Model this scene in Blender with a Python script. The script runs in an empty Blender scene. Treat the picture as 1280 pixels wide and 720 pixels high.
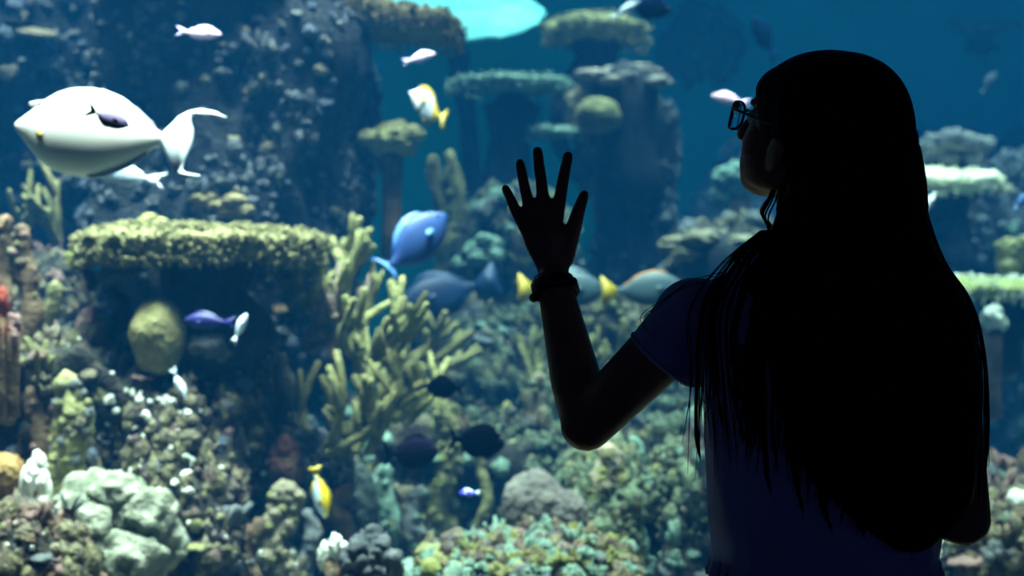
import bpy, bmesh, math, random
from mathutils import Vector, Matrix, noise

scene = bpy.context.scene
col = scene.collection
PI = math.pi

# ------------------------------------------------------------------ camera
F = 1640.0                       # focal length in pixels of the 1280x720 frame
CAM = Vector((0.0, 0.0, 1.25))
cam_data = bpy.data.cameras.new('camera')
cam_data.sensor_width = 36.0
cam_data.lens = 36.0 * F / 1280.0
cam_data.clip_start = 0.05
cam_data.dof.use_dof = True
cam_data.dof.focus_distance = 1.95
cam_data.dof.aperture_fstop = 3.0
cam = bpy.data.objects.new('camera', cam_data)
cam.location = CAM
cam.rotation_euler = (PI / 2, 0, 0)
col.objects.link(cam)
scene.camera = cam

# ------------------------------------------------------------------ world (dim viewing hall)
world = bpy.data.worlds.new('world')
scene.world = world
world.use_nodes = True
bgn = world.node_tree.nodes['Background']
bgn.inputs[0].default_value = (0.10, 0.16, 0.50, 1)
bgn.inputs[1].default_value = 0.10

# ------------------------------------------------------------------ tank lamps
def area(name, x, y, z, sx, sy, power, color, spread=48, target=None):
    l = bpy.data.lights.new(name, 'AREA')
    l.shape = 'RECTANGLE'
    l.size = sx
    l.size_y = sy
    l.energy = power
    l.color = color
    l.spread = math.radians(spread)
    o = bpy.data.objects.new(name, l)
    o.location = (x, y, z)
    if target is not None:
        d = Vector(target) - Vector((x, y, z))
        o.rotation_euler = d.to_track_quat('-Z', 'Y').to_euler()
    col.objects.link(o)
    return o
LAMP_Z = 3.9
area('tank_lamp_front_left', -1.35, 3.85, LAMP_Z, 2.6, 1.6, 250, (1.0, 0.97, 0.86), 46)
area('tank_lamp_front_right', 1.35, 3.85, LAMP_Z, 2.6, 1.6, 110, (1.0, 0.97, 0.86), 46)
area('tank_lamp_back_left', -1.8, 6.4, LAMP_Z, 3.4, 2.8, 130, (0.95, 1.0, 0.92), 60)
area('tank_lamp_back_right', 2.0, 6.4, LAMP_Z, 4.0, 2.8, 270, (0.95, 1.0, 0.92), 60)

vs = scene.view_settings
vs.view_transform = 'Standard'
vs.look = 'None'
vs.gamma = 1.0
vs.use_curve_mapping = False
vs.exposure = 0.0

# ------------------------------------------------------------------ helpers
def P(px, py, Y):
    """point seen at pixel (px, py) of the frame, at distance Y in front of the camera"""
    return Vector(((px - 640.0) / F * Y, Y, CAM.z - (py - 360.0) / F * Y))

def M(px, Y):
    """metres covered by px pixels at distance Y"""
    return px / F * Y

def tag(o, label=None, cat=None, group=None, kind=None):
    if label: o['label'] = label
    if cat: o['category'] = cat
    if group: o['group'] = group
    if kind: o['kind'] = kind
    return o

def link(o, parent=None):
    col.objects.link(o)
    if parent is not None:
        o.parent = parent
    return o

def thing(name, label, cat, loc, rot=None, group=None):
    o = bpy.data.objects.new(name, None)
    o.empty_display_size = 0.05
    o.location = loc
    if rot is not None:
        o.rotation_euler = rot
    link(o)
    return tag(o, label, cat, group)

class MB:
    def __init__(self):
        self.v = []
        self.f = []
    def add(self, vs_, fs_):
        b = len(self.v)
        self.v.extend(vs_)
        self.f.extend([tuple(i + b for i in f) for f in fs_])
    def tube(self, pts, rad, sides=7, flat=1.0, up=None):
        pts = [Vector(p) for p in pts]
        n = len(pts)
        if n < 2: return
        t0 = (pts[1] - pts[0]).normalized()
        ref = Vector(up) if up is not None else (Vector((0, 1, 0)) if abs(t0.y) < 0.8 else Vector((1, 0, 0)))
        vs_ = []
        fs_ = []
        for i, p in enumerate(pts):
            t = (pts[min(i + 1, n - 1)] - pts[max(i - 1, 0)])
            if t.length < 1e-9: t = t0.copy()
            t.normalize()
            a = ref - t * ref.dot(t)
            if a.length < 1e-6: a = t.orthogonal()
            a.normalize()
            b = t.cross(a)
            r = rad[i] if isinstance(rad, (list, tuple)) else rad
            for k in range(sides):
                an = 2 * PI * k / sides
                vs_.append(p + a * (math.cos(an) * r * flat) + b * (math.sin(an) * r))
        for i in range(n - 1):
            for k in range(sides):
                k2 = (k + 1) % sides
                fs_.append((i * sides + k, i * sides + k2, (i + 1) * sides + k2, (i + 1) * sides + k))
        # rounded ends
        r0 = rad[0] if isinstance(rad, (list, tuple)) else rad
        r1 = rad[-1] if isinstance(rad, (list, tuple)) else rad
        c0 = len(vs_); vs_.append(pts[0] - (pts[1] - pts[0]).normalized() * r0 * 0.6)
        c1 = len(vs_); vs_.append(pts[-1] + (pts[-1] - pts[-2]).normalized() * r1 * 0.6)
        for k in range(sides):
            k2 = (k + 1) % sides
            fs_.append((k2, k, c0))
            fs_.append(((n - 1) * sides + k, (n - 1) * sides + k2, c1))
        self.add(vs_, fs_)
    def ellipsoid(self, c, r, seg=16, rings=10, rot=None):
        c = Vector(c)
        vs_ = []
        fs_ = []
        for i in range(1, rings):
            th = PI * i / rings
            for k in range(seg):
                ph = 2 * PI * k / seg
                p = Vector((r[0] * math.sin(th) * math.cos(ph), r[1] * math.sin(th) * math.sin(ph), r[2] * math.cos(th)))
                if rot is not None: p = rot @ p
                vs_.append(c + p)
        top = Vector((0, 0, r[2])); bot = Vector((0, 0, -r[2]))
        if rot is not None:
            top = rot @ top; bot = rot @ bot
        ti = len(vs_); vs_.append(c + top)
        bi = len(vs_); vs_.append(c + bot)
        for i in range(rings - 2):
            for k in range(seg):
                k2 = (k + 1) % seg
                fs_.append((i * seg + k, (i + 1) * seg + k, (i + 1) * seg + k2, i * seg + k2))
        for k in range(seg):
            k2 = (k + 1) % seg
            fs_.append((ti, k, k2))
            fs_.append((bi, (rings - 2) * seg + k2, (rings - 2) * seg + k))
        self.add(vs_, fs_)
    def capsule(self, p1, r1, p2, r2, sides=14, n=6):
        p1 = Vector(p1); p2 = Vector(p2)
        d = (p2 - p1)
        dn = d.normalized()
        pts = []; rad = []
        for i in range(4):
            a = PI / 2 * (i + 0.35) / 4
            pts.append(p1 - dn * r1 * math.cos(a)); rad.append(r1 * math.sin(a))
        for i in range(n + 1):
            t = i / n
            pts.append(p1 + d * t); rad.append(r1 + (r2 - r1) * t)
        for i in range(3, -1, -1):
            a = PI / 2 * (i + 0.35) / 4
            pts.append(p2 + dn * r2 * math.cos(a)); rad.append(r2 * math.sin(a))
        self.tube(pts, rad, sides)
    def loft(self, secs, seg=28, power=2.0):
        """secs: (centre, half width x, half depth y) horizontal superellipse sections, stacked"""
        vs_ = []; fs_ = []
        n = len(secs)
        for c, rx, ry in secs:
            for k in range(seg):
                a = 2 * PI * k / seg
                ca, sa = math.cos(a), math.sin(a)
                x = math.copysign(abs(ca) ** (2 / power), ca) * rx
                y = math.copysign(abs(sa) ** (2 / power), sa) * ry
                vs_.append(Vector(c) + Vector((x, y, 0)))
        for i in range(n - 1):
            for k in range(seg):
                k2 = (k + 1) % seg
                fs_.append((i * seg + k, i * seg + k2, (i + 1) * seg + k2, (i + 1) * seg + k))
        fs_.append(tuple(range(seg - 1, -1, -1)))
        fs_.append(tuple((n - 1) * seg + k for k in range(seg)))
        self.add(vs_, fs_)
    def box(self, lo, hi):
        x0, y0, z0 = lo; x1, y1, z1 = hi
        self.add([Vector(p) for p in ((x0, y0, z0), (x1, y0, z0), (x1, y1, z0), (x0, y1, z0), (x0, y0, z1), (x1, y0, z1), (x1, y1, z1), (x0, y1, z1))],
                 [(0, 3, 2, 1), (4, 5, 6, 7), (0, 1, 5, 4), (1, 2, 6, 5), (2, 3, 7, 6), (3, 0, 4, 7)])
    def plate(self, outline, th, frame=None):
        """flat outline in local XZ, thickness th along Y"""
        n = len(outline)
        vs_ = [Vector((x, -th / 2, z)) for x, z in outline] + [Vector((x, th / 2, z)) for x, z in outline]
        if frame is not None: vs_ = [frame @ v for v in vs_]
        fs_ = [tuple(range(n)), tuple(range(2 * n - 1, n - 1, -1))]
        for i in range(n):
            j = (i + 1) % n
            fs_.append((j, i, n + i, n + j))
        self.add(vs_, fs_)
    def mesh(self, name, smooth=True):
        me = bpy.data.meshes.new(name)
        me.from_pydata([tuple(v) for v in self.v], [], self.f)
        me.update()
        if smooth:
            me.polygons.foreach_set('use_smooth', [True] * len(me.polygons))
        return me
    def build(self, name, mat, parent=None, loc=None, smooth=True, fix=False):
        me = self.mesh(name, smooth)
        if fix:
            bm = bmesh.new(); bm.from_mesh(me)
            bmesh.ops.recalc_face_normals(bm, faces=bm.faces)
            bm.to_mesh(me); bm.free()
        me.materials.append(mat)
        o = bpy.data.objects.new(name, me)
        if loc is not None: o.location = loc
        return link(o, parent)

_ico = {}
def ico(sub):
    if sub not in _ico:
        bm = bmesh.new()
        bmesh.ops.create_icosphere(bm, subdivisions=sub, radius=1.0)
        bm.verts.ensure_lookup_table()
        vs_ = [v.co.copy() for v in bm.verts]
        fs_ = [tuple(v.index for v in f.verts) for f in bm.faces]
        bm.free()
        _ico[sub] = (vs_, fs_)
    return _ico[sub]

def obj_from(name, verts, faces, mat, loc=(0, 0, 0), parent=None, smooth=True):
    me = bpy.data.meshes.new(name)
    me.from_pydata([tuple(v) for v in verts], [], faces)
    me.update()
    if smooth: me.polygons.foreach_set('use_smooth', [True] * len(me.polygons))
    if mat is not None: me.materials.append(mat)
    o = bpy.data.objects.new(name, me)
    o.location = loc
    return link(o, parent)

# ------------------------------------------------------------------ materials
def lin(c):
    return tuple(((x / 255.0) / 12.92 if x / 255.0 <= 0.04045 else ((x / 255.0 + 0.055) / 1.055) ** 2.4) for x in c)

_mats = {}
def mat(name, c1, c2=None, scale=20.0, rough=0.8, bump=0.0, spec=0.25, vary=0.0, metal=0.0, detail=4.0, bscale=None, dim=1.0):
    """two-tone mottled procedural surface (sRGB 0-255 colours)"""
    if name in _mats: return _mats[name]
    m = bpy.data.materials.new(name)
    m.use_nodes = True
    nt = m.node_tree
    b = nt.nodes['Principled BSDF']
    b.inputs['Roughness'].default_value = rough
    b.inputs['Specular IOR Level'].default_value = spec
    b.inputs['Metallic'].default_value = metal
    tc = nt.nodes.new('ShaderNodeTexCoord')
    last = None
    if c2 is not None:
        nz = nt.nodes.new('ShaderNodeTexNoise')
        nz.inputs['Scale'].default_value = scale
        nz.inputs['Detail'].default_value = detail
        nt.links.new(tc.outputs['Object'], nz.inputs['Vector'])
        rp = nt.nodes.new('ShaderNodeValToRGB')
        rp.color_ramp.elements[0].position = 0.36
        rp.color_ramp.elements[1].position = 0.64
        rp.color_ramp.elements[0].color = (*[x * dim for x in lin(c1)], 1)
        rp.color_ramp.elements[1].color = (*[x * dim for x in lin(c2)], 1)
        nt.links.new(nz.outputs['Fac'], rp.inputs['Fac'])
        last = rp.outputs['Color']
        if vary:
            oi = nt.nodes.new('ShaderNodeObjectInfo')
            hs = nt.nodes.new('ShaderNodeHueSaturation')
            mr = nt.nodes.new('ShaderNodeMapRange')
            mr.inputs['To Min'].default_value = 1 - vary
            mr.inputs['To Max'].default_value = 1 + vary
            nt.links.new(oi.outputs['Random'], mr.inputs['Value'])
            nt.links.new(mr.outputs['Result'], hs.inputs['Value'])
            nt.links.new(last, hs.inputs['Color'])
            last = hs.outputs['Color']
        nt.links.new(last, b.inputs['Base Color'])
    else:
        b.inputs['Base Color'].default_value = (*lin(c1), 1)
    if bump:
        bn = nt.nodes.new('ShaderNodeTexNoise')
        bn.inputs['Scale'].default_value = bscale or scale * 3
        bn.inputs['Detail'].default_value = 3
        nt.links.new(tc.outputs['Object'], bn.inputs['Vector'])
        bp = nt.nodes.new('ShaderNodeBump')
        bp.inputs['Strength'].default_value = bump
        bp.inputs['Distance'].default_value = 0.02
        nt.links.new(bn.outputs['Fac'], bp.inputs['Height'])
        nt.links.new(bp.outputs['Normal'], b.inputs['Normal'])
    _mats[name] = m
    return m

M_OLIVE = mat('olive_coral', (150, 146, 92), (196, 190, 128), 18, 0.8, 0.5, vary=0.2, dim=0.38)
M_YGREEN = mat('yellow_green_coral', (164, 172, 84), (214, 214, 132), 25, 0.8, 0.6, vary=0.12, dim=0.38)
M_BEIGE = mat('beige_coral', (160, 146, 118), (206, 192, 160), 18, 0.8, 0.5, vary=0.2, dim=0.38)
M_PALE = mat('pale_coral', (200, 205, 195), (240, 240, 225), 15, 0.8, 0.4, vary=0.1, dim=0.8)
M_GLINT = mat('glint_white_coral', (232, 232, 222), (252, 250, 240), 15, 0.7, 0.3, dim=0.8)  # white that paints glints of strong light onto the reef
M_GREY = mat('grey_coral', (122, 126, 132), (166, 168, 170), 18, 0.85, 0.5, vary=0.2, dim=0.38)
M_BLUEG = mat('slate_blue_coral', (96, 112, 140), (140, 154, 178), 18, 0.85, 0.5, vary=0.2, dim=0.38)
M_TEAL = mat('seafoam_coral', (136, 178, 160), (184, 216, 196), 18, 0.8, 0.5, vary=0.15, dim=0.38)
M_PINK = mat('dusty_pink_coral', (170, 128, 124), (206, 164, 156), 18, 0.8, 0.5, vary=0.2, dim=0.38)
M_BROWN = mat('brown_coral', (122, 96, 74), (168, 136, 104), 18, 0.85, 0.5, vary=0.2, dim=0.38)
M_RED = mat('red_sponge', (190, 62, 44), (226, 104, 76), 18, 0.7, 0.4, dim=0.38)
M_ORANGE = mat('orange_sponge', (206, 132, 66), (236, 176, 100), 18, 0.7, 0.4, dim=0.38)
M_TAN = mat('tan_coral', (168, 148, 100), (206, 188, 140), 30, 0.85, 0.7, dim=0.38)
M_CREAM = mat('cream_plate_coral', (226, 222, 186), (250, 244, 214), 14, 0.8, 0.4, dim=0.8)
M_SAND = mat('tank_sand', (150, 146, 130), (186, 180, 160), 30, 0.95, 0.4, dim=0.38)
def ramp_mat(name, cols, scale, dim, rough=0.9, bump=0.8, bscale=60):
    """patchwork of encrusting growth: several pigments in irregular patches"""
    m = bpy.data.materials.new(name); m.use_nodes = True
    nt = m.node_tree; b = nt.nodes['Principled BSDF']
    b.inputs['Roughness'].default_value = rough; b.inputs['Specular IOR Level'].default_value = 0.2
    tc = nt.nodes.new('ShaderNodeTexCoord'); n1 = nt.nodes.new('ShaderNodeTexNoise'); n1.inputs['Scale'].default_value = scale; n1.inputs['Detail'].default_value = 5; n1.inputs['Roughness'].default_value = 0.7
    rp = nt.nodes.new('ShaderNodeValToRGB'); cr = rp.color_ramp
    nt.links.new(tc.outputs['Object'], n1.inputs['Vector']); nt.links.new(n1.outputs['Fac'], rp.inputs['Fac'])
    while len(cr.elements) > 1: cr.elements.remove(cr.elements[-1])
    for i, c in enumerate(cols):
        e = cr.elements[0] if i == 0 else cr.elements.new(0.3 + 0.4 * i / (len(cols) - 1))
        e.position = 0.3 + 0.4 * i / (len(cols) - 1); e.color = (*[x * dim for x in lin(c)], 1)
    nt.links.new(rp.outputs['Color'], b.inputs['Base Color'])
    bn = nt.nodes.new('ShaderNodeTexNoise'); bn.inputs['Scale'].default_value = bscale
    nt.links.new(tc.outputs['Object'], bn.inputs['Vector'])
    bp = nt.nodes.new('ShaderNodeBump'); bp.inputs['Strength'].default_value = bump; bp.inputs['Distance'].default_value = 0.02
    nt.links.new(bn.outputs['Fac'], bp.inputs['Height']); nt.links.new(bp.outputs['Normal'], b.inputs['Normal'])
    return m
CR_WARM = ramp_mat('warm_crust', [(70, 60, 64), (150, 120, 110), (90, 84, 60), (190, 176, 130), (110, 100, 112), (170, 140, 100), (200, 190, 170)], 9, 0.26)
CR_COOL = ramp_mat('cool_crust', [(50, 60, 84), (110, 116, 140), (70, 80, 90), (160, 164, 170), (80, 90, 116), (140, 140, 120), (180, 184, 184)], 9, 0.26)
CR_GREEN = ramp_mat('green_crust', [(60, 76, 70), (150, 160, 110), (90, 100, 90), (170, 190, 150), (110, 116, 96), (180, 170, 120), (190, 200, 170)], 9, 0.27)
M_ROCK = ramp_mat('reef_rock_crust', [(34, 36, 44), (84, 74, 70), (50, 52, 50), (110, 104, 84), (62, 60, 70), (120, 104, 84)], 7, 0.26)
M_ROCKD = ramp_mat('dark_reef_rock_crust', [(30, 38, 54), (60, 68, 84), (40, 48, 60), (80, 86, 92), (50, 56, 74), (90, 92, 92)], 7, 0.26)
KINDMATS = {'o': M_OLIVE, 'y': M_YGREEN, 'b': M_BEIGE, 'p': M_PALE, 'w': M_GLINT, 'g': M_GREY, 's': M_BLUEG, 't': M_TEAL,
            'k': M_PINK, 'n': M_BROWN, 'r': M_RED, 'a': M_ORANGE}

# ------------------------------------------------------------------ setting: hall and tank shell
def slab(name, lo, hi, m, kind='structure'):
    mb = MB(); mb.box(lo, hi)
    o = mb.build(name, m, smooth=False)
    if kind: o['kind'] = kind
    return o
M_HALL = mat('dark_hall_paint', (22, 24, 30), (28, 30, 38), 4, 0.9)
M_FLOOR = mat('dark_hall_carpet', (18, 18, 24), (28, 28, 36), 60, 0.95, 0.4)
M_TANKWALL = mat('blue_tank_paint', (22, 192, 172), (40, 212, 192), 0.9, 0.9, 0.2, bscale=6)
GY = 2.135                                   # front face of the glass
slab('floor', (-5, -2.5, -0.1), (5, GY, 0.0), M_FLOOR)
slab('wall_front', (-5, GY - 0.02, 0.0), (5, GY + 0.05, 0.28), M_HALL)          # sill under the window
slab('wall_header', (-5, GY - 0.02, 2.75), (5, GY + 0.05, 4.3), M_HALL)         # wall above the window
slab('ceiling', (-5, -2.5, 2.75), (5, GY - 0.02, 2.85), M_HALL)
slab('tank_floor', (-6, GY + 0.1, -0.12), (6, 9.6, 0.0), M_SAND)
slab('wall_back', (-6, 9.4, 0.0), (6, 9.6, 4.3), M_TANKWALL)
slab('wall_left', (-6.2, GY, 0.0), (-6.0, 9.6, 4.3), M_TANKWALL)
slab('wall_right', (6.0, GY, 0.0), (6.2, 9.6, 4.3), M_TANKWALL)

# glass pane
mg = bpy.data.materials.new('viewing_glass')
mg.use_nodes = True
nt = mg.node_tree
nt.nodes.clear()
out = nt.nodes.new('ShaderNodeOutputMaterial')
mixs = nt.nodes.new('ShaderNodeMixShader')
tr = nt.nodes.new('ShaderNodeBsdfTransparent')
tr.inputs[0].default_value = (0.985, 0.995, 1.0, 1)
gl = nt.nodes.new('ShaderNodeBsdfGlossy')
gl.inputs['Roughness'].default_value = 0.02
fr = nt.nodes.new('ShaderNodeFresnel')
fr.inputs['IOR'].default_value = 1.2
nt.links.new(fr.outputs[0], mixs.inputs[0])
nt.links.new(tr.outputs[0], mixs.inputs[1])
nt.links.new(gl.outputs[0], mixs.inputs[2])
nt.links.new(mixs.outputs[0], out.inputs['Surface'])
slab('window_1', (-5, GY, 0.28), (5, GY + 0.05, 2.75), mg)

# water: a clear, faintly blue medium that fills the tank
mw = bpy.data.materials.new('sea_water')
mw.use_nodes = True
nt = mw.node_tree
nt.nodes.clear()
out = nt.nodes.new('ShaderNodeOutputMaterial')
sc_ = nt.nodes.new('ShaderNodeVolumeScatter')
sc_.inputs['Color'].default_value = (0.02, 0.34, 1.0, 1)
sc_.inputs['Density'].default_value = 0.024
sc_.inputs['Anisotropy'].default_value = 0.0
ab = nt.nodes.new('ShaderNodeVolumeAbsorption')
ab.inputs['Color'].default_value = (0.05, 0.70, 0.76, 1)
ab.inputs['Density'].default_value = 0.135
ads = nt.nodes.new('ShaderNodeAddShader')
nt.links.new(sc_.outputs[0], ads.inputs[0])
nt.links.new(ab.outputs[0], ads.inputs[1])
nt.links.new(ads.outputs[0], out.inputs['Volume'])
w = slab('tank_water', (-5.99, GY + 0.055, 0.005), (5.99, 9.39, 3.8), mw, kind=None)
tag(w, 'clear blue seawater filling the reef tank behind the glass', 'water', kind='stuff')

# ------------------------------------------------------------------ reef rock
def nz(p): return noise.noise(p)

def make_rock(name, label, x0, x1, y0, y1, Y, depth, m, seed=0, sub=5, rough=1.0, power=3.0, tz=None):
    """rock that fills the pixel box (x0..x1, y0..y1) at distance Y; reaches the tank floor if tz is given"""
    c = P((x0 + x1) / 2, (y0 + y1) / 2, Y)
    sx = M(x1 - x0, Y) / 2; sz = M(y1 - y0, Y) / 2; sy = depth / 2
    zb = c.z - sz
    if tz is not None:                         # stretch the foot down to the tank floor
        top = c.z + sz
        c.z = (top + tz) / 2; sz = (top - tz) / 2
    vs_, fs_ = ico(sub)
    so = Vector((seed * 7.3, seed * 3.1, seed * 5.7))
    out_ = []
    s = min(sx, sy, sz)
    for v in vs_:
        pn = (abs(v.x) ** power + abs(v.y) ** power + abs(v.z) ** power) ** (1.0 / power)
        q = v / pn
        p = Vector((q.x * sx, q.y * sy, q.z * sz))
        w_ = p + so
        wv = Vector((w_.x, w_.y, w_.z * 0.45))
        d = 0.17 * nz(w_ * 2.3) + 0.13 * nz(wv * 5.1) + 0.09 * (0.4 - abs(nz(wv * 9.0)) * 1.6) + 0.022 * nz(w_ * 23.0)
        p += v * (d * rough * min(1.0, s / 0.35))
        zlo = -c.z + 0.002
        if p.z < zlo: p.z = zlo
        out_.append(p)
    o = obj_from(name, out_, fs_, m, c)
    tag(o, label, 'rock')
    return o

# small growths that encrust the rock: shared meshes
def proto_knob(seed):
    vs_, fs_ = ico(3)
    s = Vector((seed * 3.7, seed, -seed * 2.0))
    return [v * (1 + 0.32 * nz(v * 2.2 + s) + 0.16 * nz(v * 5.5 + s)) * 1.0 for v in vs_], fs_
def proto_cluster(seed):
    r = random.Random(seed); mb = MB()
    for i in range(17):
        a = r.uniform(0, 2 * PI); d = r.uniform(0, 0.9)
        rr = r.uniform(0.16, 0.36)
        mb.ellipsoid((math.cos(a) * d, math.sin(a) * d, 0.1 + (0.8 - d) * r.uniform(0.3, 0.9)), (rr, rr, rr * 1.15), 8, 6)
    return mb.v, mb.f
def proto_finger(seed):
    r = random.Random(seed); mb = MB()
    for i in range(7):
        a = r.uniform(0, 2 * PI); d = r.uniform(0, 0.5)
        b = Vector((math.cos(a) * d, math.sin(a) * d, -0.2))
        h = r.uniform(0.8, 1.7)
        t = b + Vector((math.cos(a) * d * 0.8 + r.uniform(-.15, .15), math.sin(a) * d * 0.8, h))
        q = r.uniform(0.15, 0.24)
        mb.tube([b, (b + t) / 2 + Vector((r.uniform(-.08, .08), r.uniform(-.08, .08), 0)), t], [q, q * 1.05, q * 0.75], 6)
    return mb.v, mb.f
def proto_shelf(seed):
    vs_, fs_ = ico(3)
    s = Vector((seed * 1.7, seed, -seed * 2.0))
    o_ = []
    for v in vs_:
        k = 1 + 0.35 * nz(Vector((v.x, v.y, 0)) * 1.8 + s)
        o_.append(Vector((v.x * 1.15 * k, v.y * 1.15 * k, v.z * 0.30 + 0.12 * nz(v * 4 + s))))
    return o_, fs_
def proto_tuft(seed):
    r = random.Random(seed); mb = MB()
    for i in range(14):
        a = r.uniform(0, 2 * PI); l = r.uniform(0.6, 1.4); sp = r.uniform(0.1, 0.8)
        t = Vector((math.cos(a) * sp * l, math.sin(a) * sp * l, l))
        mb.tube([Vector((0, 0, -0.1)), t * 0.55 + Vector((0, 0, 0.1)), t], [0.10, 0.09, 0.05], 4)
    return mb.v, mb.f
PROTO = {}
for kind, fn in (('coral_knob', proto_knob), ('coral_cluster', proto_cluster), ('coral_finger_clump', proto_finger), ('coral_shelf', proto_shelf), ('algae_tuft', proto_tuft)):
    PROTO[kind] = []
    for s in range(4):
        vs_, fs_ = fn(s + 1)
        me = bpy.data.meshes.new(kind)
        me.from_pydata([tuple(v) for v in vs_], [], fs_); me.update()
        me.polygons.foreach_set('use_smooth', [True] * len(me.polygons))
        me.materials.append(M_BEIGE)
        PROTO[kind].append(me)

def place_growth(kind, parent, local, normal, size, m, r, upright=0.6, squash=1.0):
    o = bpy.data.objects.new(kind, r.choice(PROTO[kind]))
    link(o, parent)
    o.material_slots[0].link = 'OBJECT'
    o.material_slots[0].material = m
    up = (Vector(normal) * (1 - upright) + Vector((0, 0, 1)) * upright).normalized()
    q = up.to_track_quat('Z', 'Y')
    o.rotation_mode = 'QUATERNION'
    from mathutils import Quaternion
    o.rotation_quaternion = q @ Quaternion((0, 0, 1), r.uniform(0, 2 * PI))
    o.location = local
    o.scale = (size, size, size * squash)
    return o

def encrust(rock, n, mix, mats, smin, smax, seed, box=None, upbias=0.0, upright=0.5, sink=0.2):
    """n growths on the faces of a rock that look up or towards the window; mix: kinds, mats: letters"""
    r = random.Random(seed)
    me = rock.data
    loc = rock.location
    cand = []; wts = []
    for pl in me.polygons:
        c = pl.center + loc
        nrm = pl.normal
        if c.y < 2.3: continue
        tocam = (CAM - c).normalized()
        f = nrm.dot(tocam)
        if f < 0.05: continue
        px = 640 + c.x / c.y * F; py = 360 - (c.z - CAM.z) / c.y * F
        if not (-30 < px < 1310 and -30 < py < 750): continue
        if box and not (box[0] < px < box[1] and box[2] < py < box[3]): continue
        cand.append((pl.center.copy(), nrm.copy(), c.y)); wts.append(pl.area * (0.25 + f) * (1 + upbias * max(0, nrm.z)))
    if not cand: return
    picks = r.choices(cand, wts, k=n)
    kinds = list(mix.keys()); kw = list(mix.values())
    for c, nrm, Y in picks:
        k = r.choices(kinds, kw)[0]
        size = M(r.uniform(smin, smax), Y) * 0.5
        m = KINDMATS[r.choice(mats)]
        place_growth(k, rock, c - nrm * size * sink, nrm, size, m, r, upright, r.uniform(0.7, 1.1))

STD = {'coral_knob': 3, 'coral_cluster': 4, 'coral_finger_clump': 2, 'coral_shelf': 1.5, 'algae_tuft': 0.7}
BIG = {'coral_cluster': 3, 'coral_finger_clump': 4, 'coral_shelf': 2, 'algae_tuft': 1}
KNOBS = {'coral_knob': 4, 'coral_cluster': 4}

def crust(rock, n, m, seed, smin=0.007, smax=0.021):
    """fine crust of small lumps too many to count, one part of the rock"""
    r = random.Random(seed)
    me = rock.data; loc = rock.location
    cand = []; wts = []
    for pl in me.polygons:
        c = pl.center + loc
        f = pl.normal.dot((CAM - c).normalized())
        if f < -0.15: continue
        px = 640 + c.x / c.y * F; py = 360 - (c.z - CAM.z) / c.y * F
        if not (-150 < px < 1430 and -100 < py < 800): continue
        if nz((pl.center + loc) * 4.0) < -0.05: continue
        cand.append((pl.center, pl.normal)); wts.append(pl.area)
    if not cand: return
    vs0, fs0 = ico(1) if n > 1200 else ico(2)
    V = []; Fs = []
    for c, nrm in r.choices(cand, wts, k=n):
        s = r.uniform(smin, smax) * (1.0 if r.random() < 0.85 else 1.6)
        so = Vector((r.uniform(-9, 9), r.uniform(-9, 9), 0))
        st = Vector((r.uniform(.7, 1.3), r.uniform(.7, 1.3), r.uniform(.7, 2.2)))
        base = len(V)
        for v in vs0:
            k = s * (1 + 0.5 * nz(v * 1.5 + so))
            V.append(c + Vector((v.x * st.x, v.y * st.y, v.z * st.z)) * k)
        Fs.extend([(a + base, b + base, d + base) for a, b, d in fs0])
    o = obj_from('encrusting_crust', V, Fs, m, parent=rock)
    o['kind'] = 'stuff'

# left wall of the reef
rk = make_rock('reef_rock', 'dark blue-grey reef cliff rock behind the large white unicornfish', -140, 300, -120, 300, 5.5, 1.3, M_ROCKD, 1, 6, power=4)
crust(rk, 1500, CR_COOL, 101)
encrust(rk, 12, BIG, 'gsbg', 26, 52, 201, upbias=1.0, upright=0.75)
encrust(rk, 190, {'coral_knob': 3, 'coral_cluster': 3, 'coral_shelf': 1.5, 'coral_finger_clump': 1}, 'ssggbbtp', 10, 28, 11, upbias=1.0)
rk = make_rock('reef_rock', 'tall dark reef pillar rock beside the open blue water, dotted with pale knobs', 170, 442, -120, 520, 5.2, 1.2, M_ROCKD, 2, 6, power=5, rough=0.7)
crust(rk, 1500, CR_COOL, 102)
encrust(rk, 12, BIG, 'gsbg', 26, 52, 202, upbias=1.0, upright=0.75)
encrust(rk, 110, {'coral_knob': 4, 'coral_cluster': 2, 'coral_shelf': 1.5}, 'sssggb', 8, 20, 12, box=(180, 430, -20, 330), upbias=1.5)
encrust(rk, 60, STD, 'gnos', 10, 24, 13, box=(200, 470, 330, 600))
# lower left slope
rk = make_rock('reef_rock', 'brown knobbly reef slope under the yellow brain coral, sprinkled with glint-white knobs', -60, 345, 440, 700, 4.35, 1.1, M_ROCK, 3, 6, tz=0.0)
crust(rk, 1500, CR_WARM, 103)
encrust(rk, 22, BIG, 'nbkgo', 26, 52, 203, upbias=1.0, upright=0.75)
encrust(rk, 150, STD, 'gnkbbso', 10, 26, 14, upbias=1.0)
encrust(rk, 70, {'coral_knob': 3, 'coral_cluster': 2}, 'www', 5, 13, 15, box=(120, 240, 490, 615), upbias=2.0, sink=-0.7)  # white knobs stand in for bright glints of light on the slope
encrust(rk, 70, {'coral_knob': 1}, 'wp', 4, 9, 16, upbias=2.0, sink=-0.7)  # more painted glints scattered over the slope
rk = make_rock('reef_rock', 'low dark reef rock with pink and brown corals beside the bulbous soft coral', -100, 96, 655, 790, 3.55, 0.7, M_ROCK, 4, 5, tz=0.0)
crust(rk, 1500, CR_WARM, 104)
encrust(rk, 22, BIG, 'nbkgo', 26, 52, 204, upbias=1.0, upright=0.75)
encrust(rk, 190, STD, 'nkbgnk', 9, 24, 17, upbias=1.0)
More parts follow.
